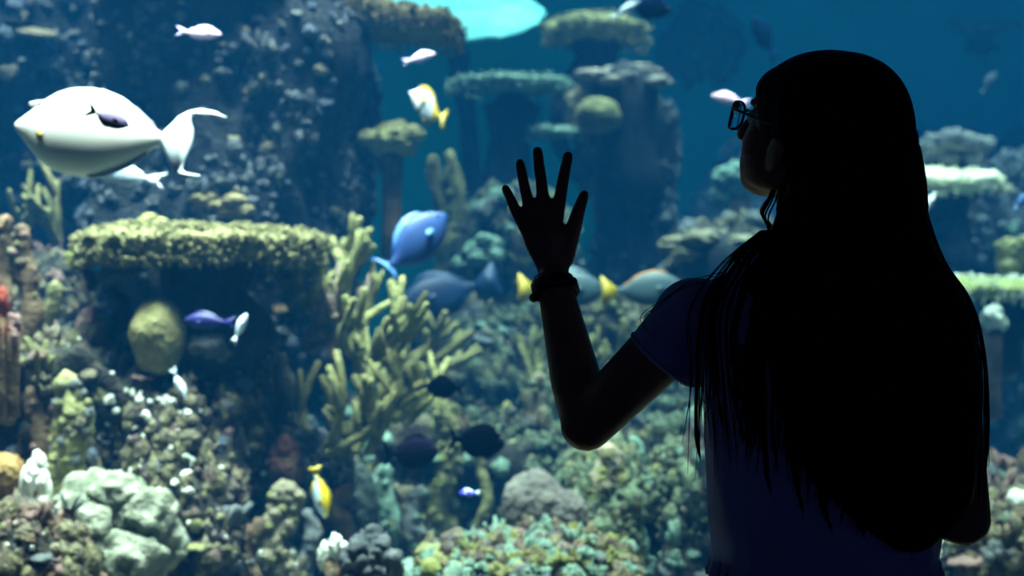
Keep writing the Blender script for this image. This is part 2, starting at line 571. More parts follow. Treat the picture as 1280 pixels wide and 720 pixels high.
encrust(rk, 24, {'coral_knob': 1}, 'wp', 4, 8, 117, upbias=1.0, sink=-0.7)  # small painted glints, put into the knob colour
rk = make_rock('reef_rock', 'brown reef rock behind the knobbly brown columns', -140, 150, 330, 700, 4.7, 0.8, M_ROCK, 5, 5, tz=0.0)
crust(rk, 1500, CR_WARM, 105)
encrust(rk, 22, BIG, 'nbkgo', 26, 52, 205, upbias=1.0, upright=0.75)
encrust(rk, 110, STD, 'gnkbso', 10, 24, 18, upbias=1.0)
rk = make_rock('reef_rock', 'dark shaded reef rock between the red-tipped coral column and the brain coral', 200, 420, 520, 760, 4.6, 0.8, M_ROCKD, 6, 5, tz=0.0)
crust(rk, 1500, CR_COOL, 106)
encrust(rk, 12, BIG, 'gsbg', 26, 52, 206, upbias=1.0, upright=0.75)
encrust(rk, 70, STD, 'gsnk', 9, 20, 19, upbias=1.0)
# centre
rk = make_rock('reef_rock', 'olive and grey coral-covered rock behind the three dark fish', 400, 690, 500, 800, 5.0, 0.9, M_ROCK, 7, 6, tz=0.0)
crust(rk, 1500, CR_GREEN, 107)
encrust(rk, 22, BIG, 'ogbtn', 26, 52, 207, upbias=1.0, upright=0.75)
encrust(rk, 170, STD, 'oobgty', 10, 28, 20, upbias=1.0)
rk = make_rock('reef_rock', 'grey-olive reef rock rising behind the branching coral and blue surgeonfish', 500, 700, 385, 620, 5.5, 0.9, M_ROCK, 8, 5, tz=0.0)
crust(rk, 1500, CR_GREEN, 108)
encrust(rk, 22, BIG, 'ogbtn', 26, 52, 208, upbias=1.0, upright=0.75)
encrust(rk, 110, STD, 'oobgt', 10, 30, 21, upbias=1.0)
rk = make_rock('reef_rock', 'seafoam-crusted reef rock behind the raised hand', 560, 725, 240, 520, 6.1, 0.9, M_ROCK, 9, 5, tz=0.0)
crust(rk, 1500, CR_GREEN, 109)
encrust(rk, 22, BIG, 'ogbtn', 26, 52, 209, upbias=1.0, upright=0.75)
encrust(rk, 110, STD, 'ttbgo', 10, 28, 22, upbias=1.0)
rk = make_rock('reef_rock', 'dark blue rock tower carrying the pink-grey mushroom coral', 738, 842, 135, 420, 6.9, 0.7, M_ROCKD, 10, 5, power=5, rough=0.8, tz=0.0)
crust(rk, 1500, CR_COOL, 110)
encrust(rk, 26, KNOBS, 'sskg', 9, 20, 23, upbias=1.0)
rk = make_rock('reef_rock', 'grey coral-covered slope behind the two yellow-tailed surgeonfish', 640, 900, 395, 640, 5.6, 1.0, M_ROCK, 11, 6, tz=0.0)
crust(rk, 1500, CR_GREEN, 111)
encrust(rk, 22, BIG, 'ogbtn', 26, 52, 211, upbias=1.0, upright=0.75)
encrust(rk, 170, STD, 'gbtooy', 10, 28, 24, upbias=1.0)
rk = make_rock('reef_rock', 'beige knobbly ridge behind the shoulder of the person', 820, 1010, 300, 560, 6.3, 0.9, M_ROCK, 12, 5, tz=0.0)
crust(rk, 1500, CR_WARM, 112)
encrust(rk, 22, BIG, 'nbkgo', 26, 52, 212, upbias=1.0, upright=0.75)
encrust(rk, 110, STD, 'bbgo', 10, 30, 25, upbias=1.0)
rk = make_rock('reef_rock', 'grey-green coral bank beside the shirt of the person', 790, 1010, 545, 780, 4.6, 0.9, M_ROCK, 13, 5, tz=0.0)
crust(rk, 1500, CR_GREEN, 113)
encrust(rk, 22, BIG, 'ogbtn', 26, 52, 213, upbias=1.0, upright=0.75)
encrust(rk, 120, STD, 'gtbo', 12, 30, 26, upbias=1.0)
# right
rk = make_rock('reef_rock', 'blue-grey rock wall beyond the long dark hair, under the cream plate coral', 1120, 1380, 205, 480, 7.2, 0.9, M_ROCKD, 14, 5, tz=0.0)
crust(rk, 1500, CR_COOL, 114)
encrust(rk, 12, BIG, 'gsbg', 26, 52, 214, upbias=1.0, upright=0.75)
encrust(rk, 80, STD, 'ggsbt', 10, 26, 27, upbias=1.0)
rk = make_rock('reef_rock', 'grey-green knobbly coral mound beside the bent elbow', 1080, 1400, 590, 800, 4.4, 1.0, M_ROCK, 15, 5, tz=0.0)
crust(rk, 1500, CR_WARM, 115)
encrust(rk, 22, BIG, 'nbkgo', 26, 52, 215, upbias=1.0, upright=0.75)
encrust(rk, 150, STD, 'gbtop', 12, 32, 28, upbias=1.0)
rk = make_rock('reef_rock', 'hazy distant teal rock standing in the open water beyond the glasses', 860, 1050, 190, 420, 8.3, 0.8, M_ROCKD, 16, 5, tz=0.0)
crust(rk, 1500, CR_COOL, 116)
encrust(rk, 12, BIG, 'gsbg', 26, 52, 216, upbias=1.0, upright=0.75)
encrust(rk, 40, STD, 'ttgs', 10, 26, 29, upbias=1.0)
rk = make_rock('reef_rock', 'faint distant rock ridge at the far tank wall', 1080, 1420, 175, 420, 8.9, 0.6, M_ROCKD, 17, 5, tz=0.0)
crust(rk, 1500, CR_COOL, 117)
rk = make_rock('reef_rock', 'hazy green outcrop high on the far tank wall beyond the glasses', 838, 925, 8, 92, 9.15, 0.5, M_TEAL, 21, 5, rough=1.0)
crust(rk, 200, CR_GREEN, 121, 0.02, 0.05)
# foreground bottom
rk = make_rock('reef_rock', 'foreground mound carpeted with pale green and pink bulb corals', 490, 790, 678, 810, 3.7, 0.6, M_ROCK, 18, 6, rough=0.5, tz=0.0)
crust(rk, 350, CR_WARM, 118)
encrust(rk, 280, {'coral_knob': 2, 'coral_cluster': 5, 'coral_finger_clump': 1}, 'tttyygott', 12, 30, 30, upbias=1.5, upright=0.6, sink=-0.1)
encrust(rk, 36, KNOBS, 'kkk', 9, 20, 31, box=(600, 730, 640, 690), upbias=1.5)
encrust(rk, 20, KNOBS, 'ss', 9, 18, 32, box=(540, 700, 680, 750))
rk = make_rock('reef_rock', 'narrow encrusted rock beneath the raised elbow', 705, 800, 555, 780, 4.3, 0.5, M_ROCK, 19, 5, tz=0.0, rough=0.7)
crust(rk, 1500, CR_GREEN, 119)
encrust(rk, 120, STD, 'bbooyg', 9, 22, 33, upbias=0.5)

# ------------------------------------------------------------------ coral colonies
def table_coral(name, label, x0, x1, yt, yb, Y, m, depth=0.5, tilt=0.0, stalk=None, nubs=900, seed=1, nubsize=0.010, bump_at=None, roll=0.0, rag=0.10, cat='coral', nubm=None):
    """plate coral: a ragged disc on a stalk, its top set with short branchlets"""
    r = random.Random(seed)
    c = P((x0 + x1) / 2, (yt + yb) / 2, Y)
    rx = M(x1 - x0, Y) / 2; ry = depth / 2; h = M(yb - yt, Y) / 2
    root = thing(name, label, cat, c, (tilt, roll, 0))
    so = Vector((seed * 4.1, seed * 2.2, 0))
    vs_, fs_ = ico(5)
    out_ = []
    def k_at(x, y):
        return 1 + rag * 2.0 * nz(Vector((x, y, 0)) * 1.7 + so) + rag * nz(Vector((x, y, 0)) * 5 + so)
    for v in vs_:
        rr = math.hypot(v.x, v.y)
        k = k_at(v.x / max(rr, 1e-3), v.y / max(rr, 1e-3))
        e = rr ** 0.6 / max(rr, 1e-3) if rr > 1e-3 else 1
        x, y = v.x * e * k * rx, v.y * e * k * ry
        z = math.copysign(abs(v.z) ** 0.7, v.z) * h * (0.75 if v.z > 0 else 0.9)
        z += h * 0.35 * nz(Vector((x * 6, y * 6, seed)))+ h * 0.2 * nz(Vector((x * 18, y * 18, v.z)))
        out_.append(Vector((x, y, z)))
    obj_from('plate', out_, fs_, m, parent=root)
    if nubs:
        mb = MB()
        for i in range(nubs):
            rim = i % 3 == 0
            a = r.uniform(0, 2 * PI); q = math.sqrt(r.uniform(0.0, 1.0)) if not rim else r.uniform(0.93, 1.0)
            k = k_at(math.cos(a), math.sin(a))
            x = math.cos(a) * q * rx * k; y = math.sin(a) * q * ry * k
            z = h * 0.65 * (1 - q ** 4) + h * 0.3 * nz(Vector((x * 6, y * 6, seed))) - nubsize * 0.3
            if rim: z -= h * r.uniform(0.0, 1.3)
            s = nubsize * r.uniform(0.7, 1.4)
            tip = Vector((x, y, z)) + Vector((math.cos(a) * q * s * 1.4 + r.uniform(-s, s) * .6, math.sin(a) * q * s * 1.4, s * 2.0 * r.uniform(0.5, 1.2)))
            mb.tube([Vector((x, y, z)), tip], [s * 0.62, s * 0.45], 5)
        o = mb.build('branchlets', nubm or m, root)
        o['kind'] = 'stuff'
    if stalk:
        mb = MB()
        sx_, sy_bottom, w_top, w_bot = stalk
        b = P(sx_, sy_bottom, Y) - c
        rt = Matrix.Rotation(-tilt, 3, 'X')
        b = rt @ b
        top = Vector((0, 0, 0))
        pts = [top.lerp(b, t) + Vector((0.02 * math.sin(t * 7 + seed), 0, 0)) for t in (0.02, .14, .35, .6, .85, 1.0)]
        wt = M(w_top, Y) / 2; wb = M(w_bot, Y) / 2
        rad = [wt * 0.12, wt * 1.15, wt * 0.85, (wt + wb) / 2 * .9, wb, wb * 1.1]
        mb.tube(pts, rad, 12)
        mb.v = [v + v.normalized() * 0 + Vector((0.02 * nz(v * 14 + so), 0.02 * nz(v * 14 - so), 0)) for v in mb.v]
        mb.build('stalk', M_ROCKD, root)
    return root

M_TABLE = mat('fuzzy_table_coral', (128, 120, 72), (206, 198, 138), 22, 0.85, 0.6, dim=0.31)
table_coral('table_coral', 'broad yellow-green table coral with a fuzzy top, on a dark stalk', 90, 410, 278, 328, 4.15, M_TABLE, 0.55, 0.03, (265, 440, 120, 150), 3200, 1, 0.0095, rag=0.05)
table_coral('plate_coral', 'small yellow-green plate coral tucked under the edge of the broad table coral', 86, 132, 314, 331, 4.05, M_YGREEN, 0.10, 0.05, (110, 360, 12, 16), 90, 2, 0.006)
table_coral('plate_coral', 'tilted pale teal plate coral below the broad table coral', 113, 168, 335, 356, 4.2, M_TEAL, 0.14, 0.12, (140, 400, 16, 26), 90, 3, 0.006, roll=-0.25)
table_coral('plate_coral', 'tan ragged plate coral hanging in front of the bright white plate coral', 392, 576, 8, 48, 5.1, M_TAN, 0.36, -0.12, (330, 60, 40, 60), 700, 4, 0.011, rag=0.10, roll=0.10)
table_coral('plate_coral', 'wide plate coral with the water tint painted in cyan, near the water surface', 454, 682, 9, 27, 7.3, mat('water_tint_plate', (96, 206, 216), (136, 232, 236), 5, 0.8, 0.3, dim=0.62), 0.95, 0.50, (606, 400, 26, 40), 0, 5, rag=0.04)  # cyan tint of the water is put into the plate colour
table_coral('mushroom_coral', 'flat-topped olive mushroom coral standing highest on its thick stem', 680, 806, 17, 58, 7.0, M_OLIVE, 0.42, 0.05, (735, 150, 62, 90), 500, 6, 0.012, rag=0.06)
table_coral('table_coral', 'thin dark teal table coral with a pale rim on a curved stem', 562, 712, 94, 118, 6.6, M_TEAL, 0.45, 0.02, (640, 300, 60, 70), 420, 7, 0.011, rag=0.06)
table_coral('plate_coral', 'small seafoam plate coral just above the raised fingertips', 662, 726, 156, 176, 6.5, M_TEAL, 0.22, 0.08, (725, 220, 24, 34), 120, 8, 0.009)
table_coral('plate_coral', 'bright cream plate coral beside the long hair, above the blue-white fish', 1120, 1240, 208, 240, 6.45, M_CREAM, 0.40, 0.12, (1180, 330, 40, 60), 160, 9, 0.012)
table_coral('plate_coral', 'long pale green plate coral beside the long hair at shoulder height', 1150, 1330, 345, 374, 5.6, M_YGREEN, 0.40, 0.10, (1260, 460, 30, 40), 260, 10, 0.010, nubm=M_PALE)
table_coral('plate_coral', 'dim green plate coral on the far tank wall high above the long hair', 1185, 1275, 24, 40, 9.1, M_TEAL, 0.4, 0.1, (1230, 60, 20, 40), 0, 11)

def dome_coral(name, label, x0, x1, yt, yb, Y, m, seed=1, groove=0.03, freq=30, power=2.0, flat=1.0, cat='coral', sub=5, base=0.35, depth=None):
    """boulder or brain coral: rounded dome with winding grooves"""
    c = P((x0 + x1) / 2, (yt + yb) / 2, Y)
    rx = M(x1 - x0, Y) / 2; rz = M(yb - yt, Y) / 2; ry = depth / 2 if depth else rx
    vs_, fs_ = ico(sub)
    so = Vector((seed * 4.1, seed * 2.2, seed))
    out_ = []
    for v in vs_:
        p = Vector((v.x * rx, v.y * ry, v.z * rz))
        w_ = p * freq + so
        w_ += Vector((nz(w_ * .6), nz(w_ * .6 + so), nz(w_ * .6 - so))) * 0.9
        g = abs(nz(w_))
        d = groove * (min(g * 3.0, 1.0) - 0.7) + 0.12 * rx * nz(v * 1.6 + so)
        out_.append(p + v * d)
    o = obj_from(name, out_, fs_, m, c)
    tag(o, label, cat)
    return o
M_BOULDER = mat('brown_grey_boulder', (104, 98, 96), (140, 132, 126), 14, 0.9, 0.5, dim=0.42)
dome_coral('brain_coral', 'smooth yellow dome-shaped brain coral in the shade of the table coral', 163, 233, 372, 470, 3.95, mat('yellow_brain_coral', (176, 164, 104), (208, 196, 136), 30, 0.85, 0.6, dim=0.40), 1, 0.005, 60)
dome_coral('brain_coral', 'grey humped boulder coral behind the pale green bulb corals', 625, 712, 588, 690, 4.0, M_BOULDER, 2, 0.008, 45)
dome_coral('brain_coral', 'smaller grey boulder coral leaning on the humped one', 680, 738, 612, 690, 3.95, M_BOULDER, 3, 0.008, 45)
dome_coral('brain_coral', 'dark striped round coral with deep winding grooves in the foreground', 425, 502, 662, 765, 3.5, mat('striped_coral', (70, 76, 84), (120, 122, 126), 14, 0.85, 0.5, dim=0.40), 4, 0.022, 30)
dome_coral('brain_coral', 'orange-brown round coral beside the highlight-white coral lump', -32, 30, 566, 625, 3.7, mat('orange_brown_coral', (168, 122, 66), (200, 156, 96), 20, 0.85, 0.5, dim=0.40), 5, 0.006, 50)
dome_coral('brain_coral', 'olive-grey ball coral cradled under the pink-grey mushroom coral', 720, 777, 121, 168, 6.4, M_OLIVE, 6, 0.008, 40)
dome_coral('brain_coral', 'violet-grey rounded coral at the foot of the pale green soft coral', 225, 282, 640, 690, 3.9, mat('violet_grey_coral', (112, 104, 122), (150, 142, 156), 16, 0.85, 0.5, dim=0.40), 7, 0.008, 40)
dome_coral('brain_coral', 'beige-topped round coral beside the violet-grey one', 205, 262, 628, 690, 4.0, M_BEIGE, 8, 0.010, 40)
dome_coral('brain_coral', 'grey dome coral right below the small white fish on the slope', 232, 292, 414, 452, 4.0, M_GREY, 9, 0.008, 40)
dome_coral('brain_coral', 'dark green-grey boulder behind the yellow-blue butterflyfish', 405, 475, 575, 720, 4.5, mat('dark_green_boulder', (62, 74, 72), (96, 106, 100), 10, 0.9, 0.6, dim=0.40), 10, 0.012, 30)

def lobed_coral(name, label, x0, x1, yt, yb, Y, m, n=9, seed=1, stalk=None, cat='coral', lob=0.33, depth=0.8):
    """soft coral: a head of rounded lobes, each lobe a part"""
    r = random.Random(seed)
    c = P((x0 + x1) / 2, (yt + yb) / 2, Y)
    rx = M(x1 - x0, Y) / 2; rz = M(yb - yt, Y) / 2
    root = thing(name, label, cat, c)
    vs_, fs_ = ico(4)
    for i in range(n):
        a = 2 * PI * i / n + r.uniform(-.3, .3); d = r.uniform(0.35, 0.75) if i else 0
        s = r.uniform(0.75, 1.2) * lob
        p = Vector((math.cos(a) * d * rx, r.uniform(-1, 0.4) * rx * depth * 0.6, math.sin(a) * d * rz))
        so = Vector((seed * 3, i, 0))
        o_ = [Vector((v.x * rx * s * 1.15, v.y * rx * s, v.z * rz * s * 1.25)) * (1 + .26 * nz(v * 2.0 + so) + .12 * nz(v * 5 + so) + .05 * nz(v * 12 + so)) for v in vs_]
        obj_from('lobe', o_, fs_, m, p, root)
    o_ = [Vector((v.x * rx * 0.72, v.y * rx * 0.6, v.z * rz * 0.72)) * (1 + .2 * nz(v * 2.0 + Vector((seed, 0, 0)))) for v in vs_]
    obj_from('core', o_, fs_, m, (0, rx * 0.15, 0), root)
    if stalk:
        mb = MB()
        b = P(stalk[0], stalk[1], Y) - c
        w_ = M(stalk[2], Y) / 2
        mb.tube([Vector((0, 0, 0)), b * 0.4, b * 0.75, b], [w_ * 1.2, w_, w_ * 0.95, w_ * 1.2], 10)
        mb.build('stalk', M_ROCKD if stalk[2] >= 40 else M_BROWN, root)
    return root
M_SOFT = mat('pale_green_soft_coral', (136, 144, 118), (214, 212, 190), 16, 0.85, 0.7, dim=0.36)
lobed_coral('soft_coral', 'big pale green bulbous soft coral in the foreground', 75, 212, 600, 712, 3.6, M_SOFT, 12, 1, (150, 800, 90), lob=0.58)
lobed_coral('leather_coral', 'pale yellow leather coral with drooping lobes on a slim stalk', 452, 528, 152, 196, 5.0, mat('pale_yellow_leather', (190, 188, 120), (222, 218, 158), 16, 0.8, 0.4, dim=0.40), 9, 2, (490, 320, 26), lob=0.38)
lobed_coral('soft_coral', 'knobbly tan soft coral behind the top of the broad table coral', 232, 322, 238, 280, 4.6, M_TAN, 10, 3, (280, 340, 22), lob=0.36)
lobed_coral('soft_coral', 'low fuzzy mound growing on top of the broad table coral', 165, 215, 268, 292, 4.12, M_YGREEN, 8, 4, lob=0.42)
lobed_coral('soft_coral', 'seafoam green soft coral behind the dark purple fish', 443, 496, 540, 580, 4.7, M_TEAL, 8, 5, (470, 700, 34), lob=0.4)
lobed_coral('soft_coral', 'pale turquoise coral lump with a bright top beside the chin of the person', 888, 955, 205, 262, 6.9, M_TEAL, 8, 6, (925, 360, 30), lob=0.42)
lobed_coral('soft_coral', 'round grey coral heads above the cream plate coral', 1148, 1240, 164, 216, 6.6, M_GREY, 9, 7, (1190, 300, 40), lob=0.38)
lobed_coral('soft_coral', 'white-topped coral lump under the long pale green plate coral', 1222, 1260, 382, 418, 5.4, M_PALE, 8, 8, (1240, 520, 22), lob=0.42)
lobed_coral('soft_coral', 'yellowish coral heads above the long pale green plate', 1240, 1310, 296, 345, 5.8, M_OLIVE, 8, 9, (1270, 420, 40), lob=0.42)
lobed_coral('soft_coral', 'cream and beige coral heads on the ridge by the hair curl', 830, 960, 286, 340, 5.9, M_BEIGE, 14, 10, (900, 440, 80), lob=0.30)
lobed_coral('soft_coral', 'pale foreground coral head beside the dark striped coral', 402, 440, 672, 730, 3.55, M_PALE, 8, 11, (420, 800, 30), lob=0.42)
lobed_coral('soft_coral', 'coral lump in painted highlight white between the orange-brown coral and the tall column', 26, 68, 570, 648, 3.55, M_GLINT, 10, 12, (48, 740, 22), lob=0.42)  # reef highlights put into the colour of this lump
lobed_coral('soft_coral', 'lumpy pink coral head on the reef slope below the table coral edge', 90, 135, 380, 440, 4.2, M_PINK, 9, 13, (112, 520, 30), lob=0.36)
lobed_coral('soft_coral', 'rosy round coral knobs stacked above the beige column', 333, 382, 540, 604, 4.15, mat('rosy_coral', (156, 92, 84), (190, 128, 116), 16, 0.8, 0.4, dim=0.40), 8, 14, (352, 660, 26), lob=0.34)
lobed_coral('sponge', 'orange knobbly sponge standing on the shaded slope', 306, 336, 480, 528, 4.25, M_ORANGE, 6, 15, (322, 600, 14), lob=0.38, cat='sponge')
lobed_coral('sponge', 'small orange sponge pair beside the pale slim fish', 278, 306, 440, 478, 4.15, M_ORANGE, 4, 16, lob=0.40, cat='sponge')
lobed_coral('sponge', 'red sponge lumps beside the brown columns', -14, 12, 362, 432, 3.6, M_RED, 6, 17, (0, 520, 16), lob=0.42, cat='sponge')
lobed_coral('soft_coral', 'pink-grey coral lump next to the red sponge', 2, 30, 388, 440, 3.62, M_PINK, 7, 18, (14, 520, 18), lob=0.40)
lobed_coral('soft_coral', 'small grey ball coral growing above the end of the broad table coral', 92, 122, 256, 290, 4.7, M_BLUEG, 6, 19, (106, 400, 12), lob=0.42)
lobed_coral('soft_coral', 'bright seafoam coral knob at the lower edge of the hand', 572, 640, 290, 340, 5.7, M_TEAL, 9, 20, (600, 460, 40), lob=0.34)
lobed_coral('soft_coral', 'pale green coral lumps beside the raised fingers', 590, 660, 232, 292, 5.9, M_TEAL, 10, 21, (630, 420, 40), lob=0.32)
lobed_coral('soft_coral', 'large beige-grey mushroom-cap coral with a knobbly rim', 716, 846, 78, 122, 6.6, mat('pinkish_grey_coral', (158, 148, 142), (204, 190, 178), 14, 0.85, 0.5, dim=0.40), 15, 22, (790, 240, 74), lob=0.26)
lobed_coral('soft_coral', 'slim beige arm of coral drooping beside the mushroom-cap coral', 704, 742, 102, 160, 6.55, M_BEIGE, 8, 23, (735, 240, 22), lob=0.36)

def pillar_coral(name, label, x, yt, yb, wpx, Y, m, seed=1, knobs=30, kmats='bo', lean=0.0, cat='coral'):
    """upright column, knobbly all over"""
    r = random.Random(seed)
    base = P(x + lean, yb, Y); top = P(x, yt, Y)
    base.z = max(base.z, 0.0)
    root = thing(name, label, cat, base)
    n = 22; sides = 20
    h = top - base
    mb = MB()
    pts = []; rad = []
    w_ = M(wpx, Y) / 2
    for i in range(n + 1):
        t = i / n
        pts.append(h * t + Vector((0.018 * math.sin(t * 9 + seed), 0.01 * math.cos(t * 7), 0)))
        rr = w_ * (1.15 - 0.35 * t) * (1 + 0.25 * nz(Vector((seed, t * 7, 0))))
        if t > 0.93: rr *= 0.75
        rad.append(rr)
    mb.tube(pts, rad, sides)
    so = Vector((seed, seed * 2, 0))
    mb.v = [v + Vector((nz(v * 26 + so), nz(v * 26 - so), 0.3 * nz(v * 20))) * w_ * 0.42 for v in mb.v]
    mb.build('column', m, root)
    for i in range(knobs):
        t = r.uniform(0.05, 1.0); j = int(t * n)
        a = r.uniform(-PI, 0)
        nr = Vector((math.cos(a), math.sin(a), 0.2)).normalized()
        p = pts[j] + Vector((math.cos(a), math.sin(a), 0)) * rad[j] * 0.95
        place_growth(r.choice(['coral_knob', 'coral_cluster']), root, p, nr, w_ * r.uniform(0.22, 0.42), KINDMATS[r.choice(kmats)], r, 0.4)
    return root
pillar_coral('pillar_coral', 'tall olive-brown encrusted column coral beside the highlight-white coral lump', 84, 470, 720, 46, 3.75, M_OLIVE, 1, 70, 'obog')
pillar_coral('pillar_coral', 'brown column coral in the shadow of the tall encrusted column', 46, 482, 720, 28, 3.8, M_BROWN, 2, 24, 'nnk')
pillar_coral('pillar_coral', 'upper brown-beige finger column near the end of the table coral', 33, 284, 520, 32, 3.9, M_BROWN, 3, 40, 'nbko')
pillar_coral('pillar_coral', 'beige column coral rising behind the red sponge', 4, 272, 560, 30, 3.95, M_BROWN, 4, 30, 'nbg')
pillar_coral('pillar_coral', 'olive stub column behind the lumpy pink coral head', 62, 355, 600, 24, 4.1, M_OLIVE, 5, 24, 'onb')
pillar_coral('pillar_coral', 'beige encrusted column coral below the rosy coral knobs', 350, 606, 760, 44, 3.9, M_BEIGE, 6, 60, 'bbpo')
pillar_coral('pillar_coral', 'slim grey column coral beside the yellow-blue butterflyfish', 384, 640, 780, 26, 4.0, M_GREY, 7, 24, 'gbs')
pillar_coral('pillar_coral', 'yellowish encrusted column coral between the dark fish', 556, 500, 700, 30, 4.55, M_OLIVE, 8, 50, 'ooy')
pillar_coral('pillar_coral', 'slim olive column coral beneath the dark round fish with a notched tail', 604, 560, 700, 16, 4.6, M_OLIVE, 9, 18, 'ob')
pillar_coral('pillar_coral', 'seafoam encrusted column coral below the seafoam soft coral', 482, 585, 720, 30, 4.5, M_TEAL, 10, 40, 'tto')
pillar_coral('pillar_coral', 'slim grey-beige column coral at the foot of the slope', 318, 650, 790, 24, 3.85, M_BROWN, 11, 24, 'gbn')
pillar_coral('pillar_coral', 'thick beige-olive column coral below the raised elbow', 752, 560, 760, 46, 4.1, M_BEIGE, 12, 60, 'bboyg')
pillar_coral('pillar_coral', 'pale green column coral with a bright tip below the raised elbow', 790, 548, 700, 24, 4.2, M_TEAL, 13, 30, 'tyt')
pillar_coral('pillar_coral', 'olive finger column beside the leather coral stalk', 566, 190, 420, 26, 5.9, M_OLIVE, 14, 26, 'oby')
pillar_coral('pillar_coral', 'shorter olive finger column leaning beside the taller one', 546, 196, 420, 22, 5.9, M_OLIVE, 15, 22, 'oby', lean=12)
pillar_coral('pillar_coral', 'pinkish column coral beside the white sprinkled slope', 178, 455, 640, 24, 4.0, M_PINK, 16, 30, 'kbn')
pillar_coral('pillar_coral', 'beige column coral behind the pale slim fish', 246, 460, 640, 34, 4.1, M_BEIGE, 17, 40, 'bgpw')
pillar_coral('pillar_coral', 'dusky column coral on the slope beside the orange sponge', 290, 500, 700, 34, 4.3, M_BROWN, 18, 30, 'ngk')

pillar_coral('pillar_coral', 'slim grey-olive column coral behind the grey humped boulder coral', 640, 505, 700, 24, 4.75, M_OLIVE, 21, 30, 'ogb')
pillar_coral('pillar_coral', 'seafoam-beige column coral right under the raised forearm', 676, 470, 680, 28, 4.9, M_BEIGE, 22, 34, 'bto')
pillar_coral('pillar_coral', 'short knobbly brown column coral beside the dark green-grey boulder', 428, 610, 720, 26, 4.2, M_BROWN, 23, 26, 'nbo')
pillar_coral('pillar_coral', 'pale knobbly column coral at the foot of the yellowish encrusted column', 520, 610, 720, 28, 4.2, M_GREY, 24, 30, 'gtb')
pillar_coral('pillar_coral', 'tall dusky column coral in the shade between brain coral and brown columns', 122, 400, 640, 26, 4.15, M_BROWN, 25, 40, 'nkb')
pillar_coral('pillar_coral', 'grey-green column coral beside the shirt hem', 848, 560, 760, 34, 4.3, M_TEAL, 26, 40, 'gtb')
def staghorn(name, label, bx, by, tips, Y, m, seed=1, r0=0.017, cat='coral', spread=30):
    """branching coral: branches fan out from a spread foot and fork near their tips"""
    r = random.Random(seed)
    base = P(bx, by, Y)
    root = thing(name, label, cat, base)
    for (tx, ty, dY) in tips:
        tip = P(tx, ty, Y + dY) - base
        mb = MB()
        n = 7
        k = r0 * r.uniform(0.6, 0.95)
        side = Vector((r.uniform(-1, 1), r.uniform(-1, 1), r.uniform(-.8, .3))) * tip.length * 0.16
        st = Vector((M(r.uniform(-spread, spread), Y) + tip.x * 0.25, r.uniform(-.08, .06), M(r.uniform(-8, 22), Y)))
        pts = [st.lerp(tip, i / n) + side * math.sin(PI * i / n) for i in range(n + 1)]
        rad = [k * (1.1 - 0.30 * i / n) for i in range(n + 1)]
        mb.tube(pts, rad, 8)
        for q in range(r.randint(1, 3)):
            i = r.randint(2, n - 1)
            d = (pts[i] - pts[i - 1]).normalized()
            d2 = (d * 0.6 + Vector((r.uniform(-1, 1), r.uniform(-1, .6), r.uniform(-.1, .9)))).normalized()
            l = r.uniform(0.05, 0.12)
            mb.tube([pts[i], pts[i] + d2 * l * .5 + Vector((0, 0, .008)), pts[i] + d2 * l + Vector((0, 0, .03))], [rad[i] * .9, rad[i] * .85, rad[i] * .7], 7)
        mb.v = [v + Vector((nz(v * 45), nz(v * 45 + Vector((9, 0, 0))), nz(v * 45 + Vector((0, 9, 0))))) * 0.007 for v in mb.v]
        mb.build('branch', m, root)
    return root
M_STAG = mat('yellow_green_branch_coral', (136, 138, 84), (206, 202, 132), 30, 0.8, 0.5, dim=0.40)
M_STAG2 = mat('olive_branch_coral', (138, 136, 84), (178, 170, 110), 30, 0.8, 0.5, dim=0.40)
M_STAG3 = mat('mauve_branch_coral', (140, 118, 108), (176, 152, 134), 30, 0.8, 0.5, dim=0.40)
staghorn('staghorn_coral', 'tall yellow-green branching coral reaching past the end of the table coral', 385, 400,
         [(440, 268, 0), (452, 290, -.1), (430, 300, .1), (466, 308, 0), (405, 330, -.1), (392, 350, 0), (428, 330, .1), (415, 362, -.1)], 4.3, M_STAG, 1, 0.022)
staghorn('staghorn_coral', 'yellow-tipped branching coral in front of the blue surgeonfish', 432, 460,
         [(490, 352, 0), (512, 382, -.1), (470, 345, .1), (522, 395, 0), (485, 398, -.1), (455, 400, 0), (505, 370, .12), (440, 392, -.1)], 4.2, M_STAG, 2, 0.021)
staghorn('staghorn_coral', 'mauve-brown branching coral in the middle of the branching thicket', 405, 440,
         [(425, 362, 0), (408, 372, -.1), (455, 365, .1), (392, 398, 0), (442, 380, 0), (420, 395, -.1)], 4.25, M_STAG3, 3, 0.021)
staghorn('staghorn_coral', 'olive branching coral sprawling low at the foot of the thicket', 420, 560,
         [(398, 452, 0), (420, 440, -.1), (445, 442, .1), (492, 438, 0), (402, 470, 0), (455, 470, -.1), (500, 455, 0), (530, 478, 0), (410, 510, -.1), (470, 500, 0)], 4.15, M_STAG2, 4, 0.020)
staghorn('staghorn_coral', 'yellow-olive low branches reaching sideways just above the black fish', 470, 520,
         [(505, 440, 0), (548, 462, -.05), (538, 478, 0), (560, 448, .1), (520, 492, -.1), (478, 452, 0), (490, 480, .05)], 4.3, M_STAG, 12, 0.020)
staghorn('staghorn_coral', 'short pale branching coral under the stalk side of the table coral', 365, 380,
         [(352, 330, 0), (368, 332, -.05), (345, 345, 0), (378, 345, .05)], 4.3, M_STAG, 5, 0.019)
staghorn('staghorn_coral', 'long low olive branches stretching under the blue surgeonfish', 480, 470,
         [(560, 400, 0), (590, 415, 0), (545, 412, -.1), (530, 440, .1), (575, 440, 0), (500, 410, 0)], 4.8, M_STAG2, 6, 0.021)
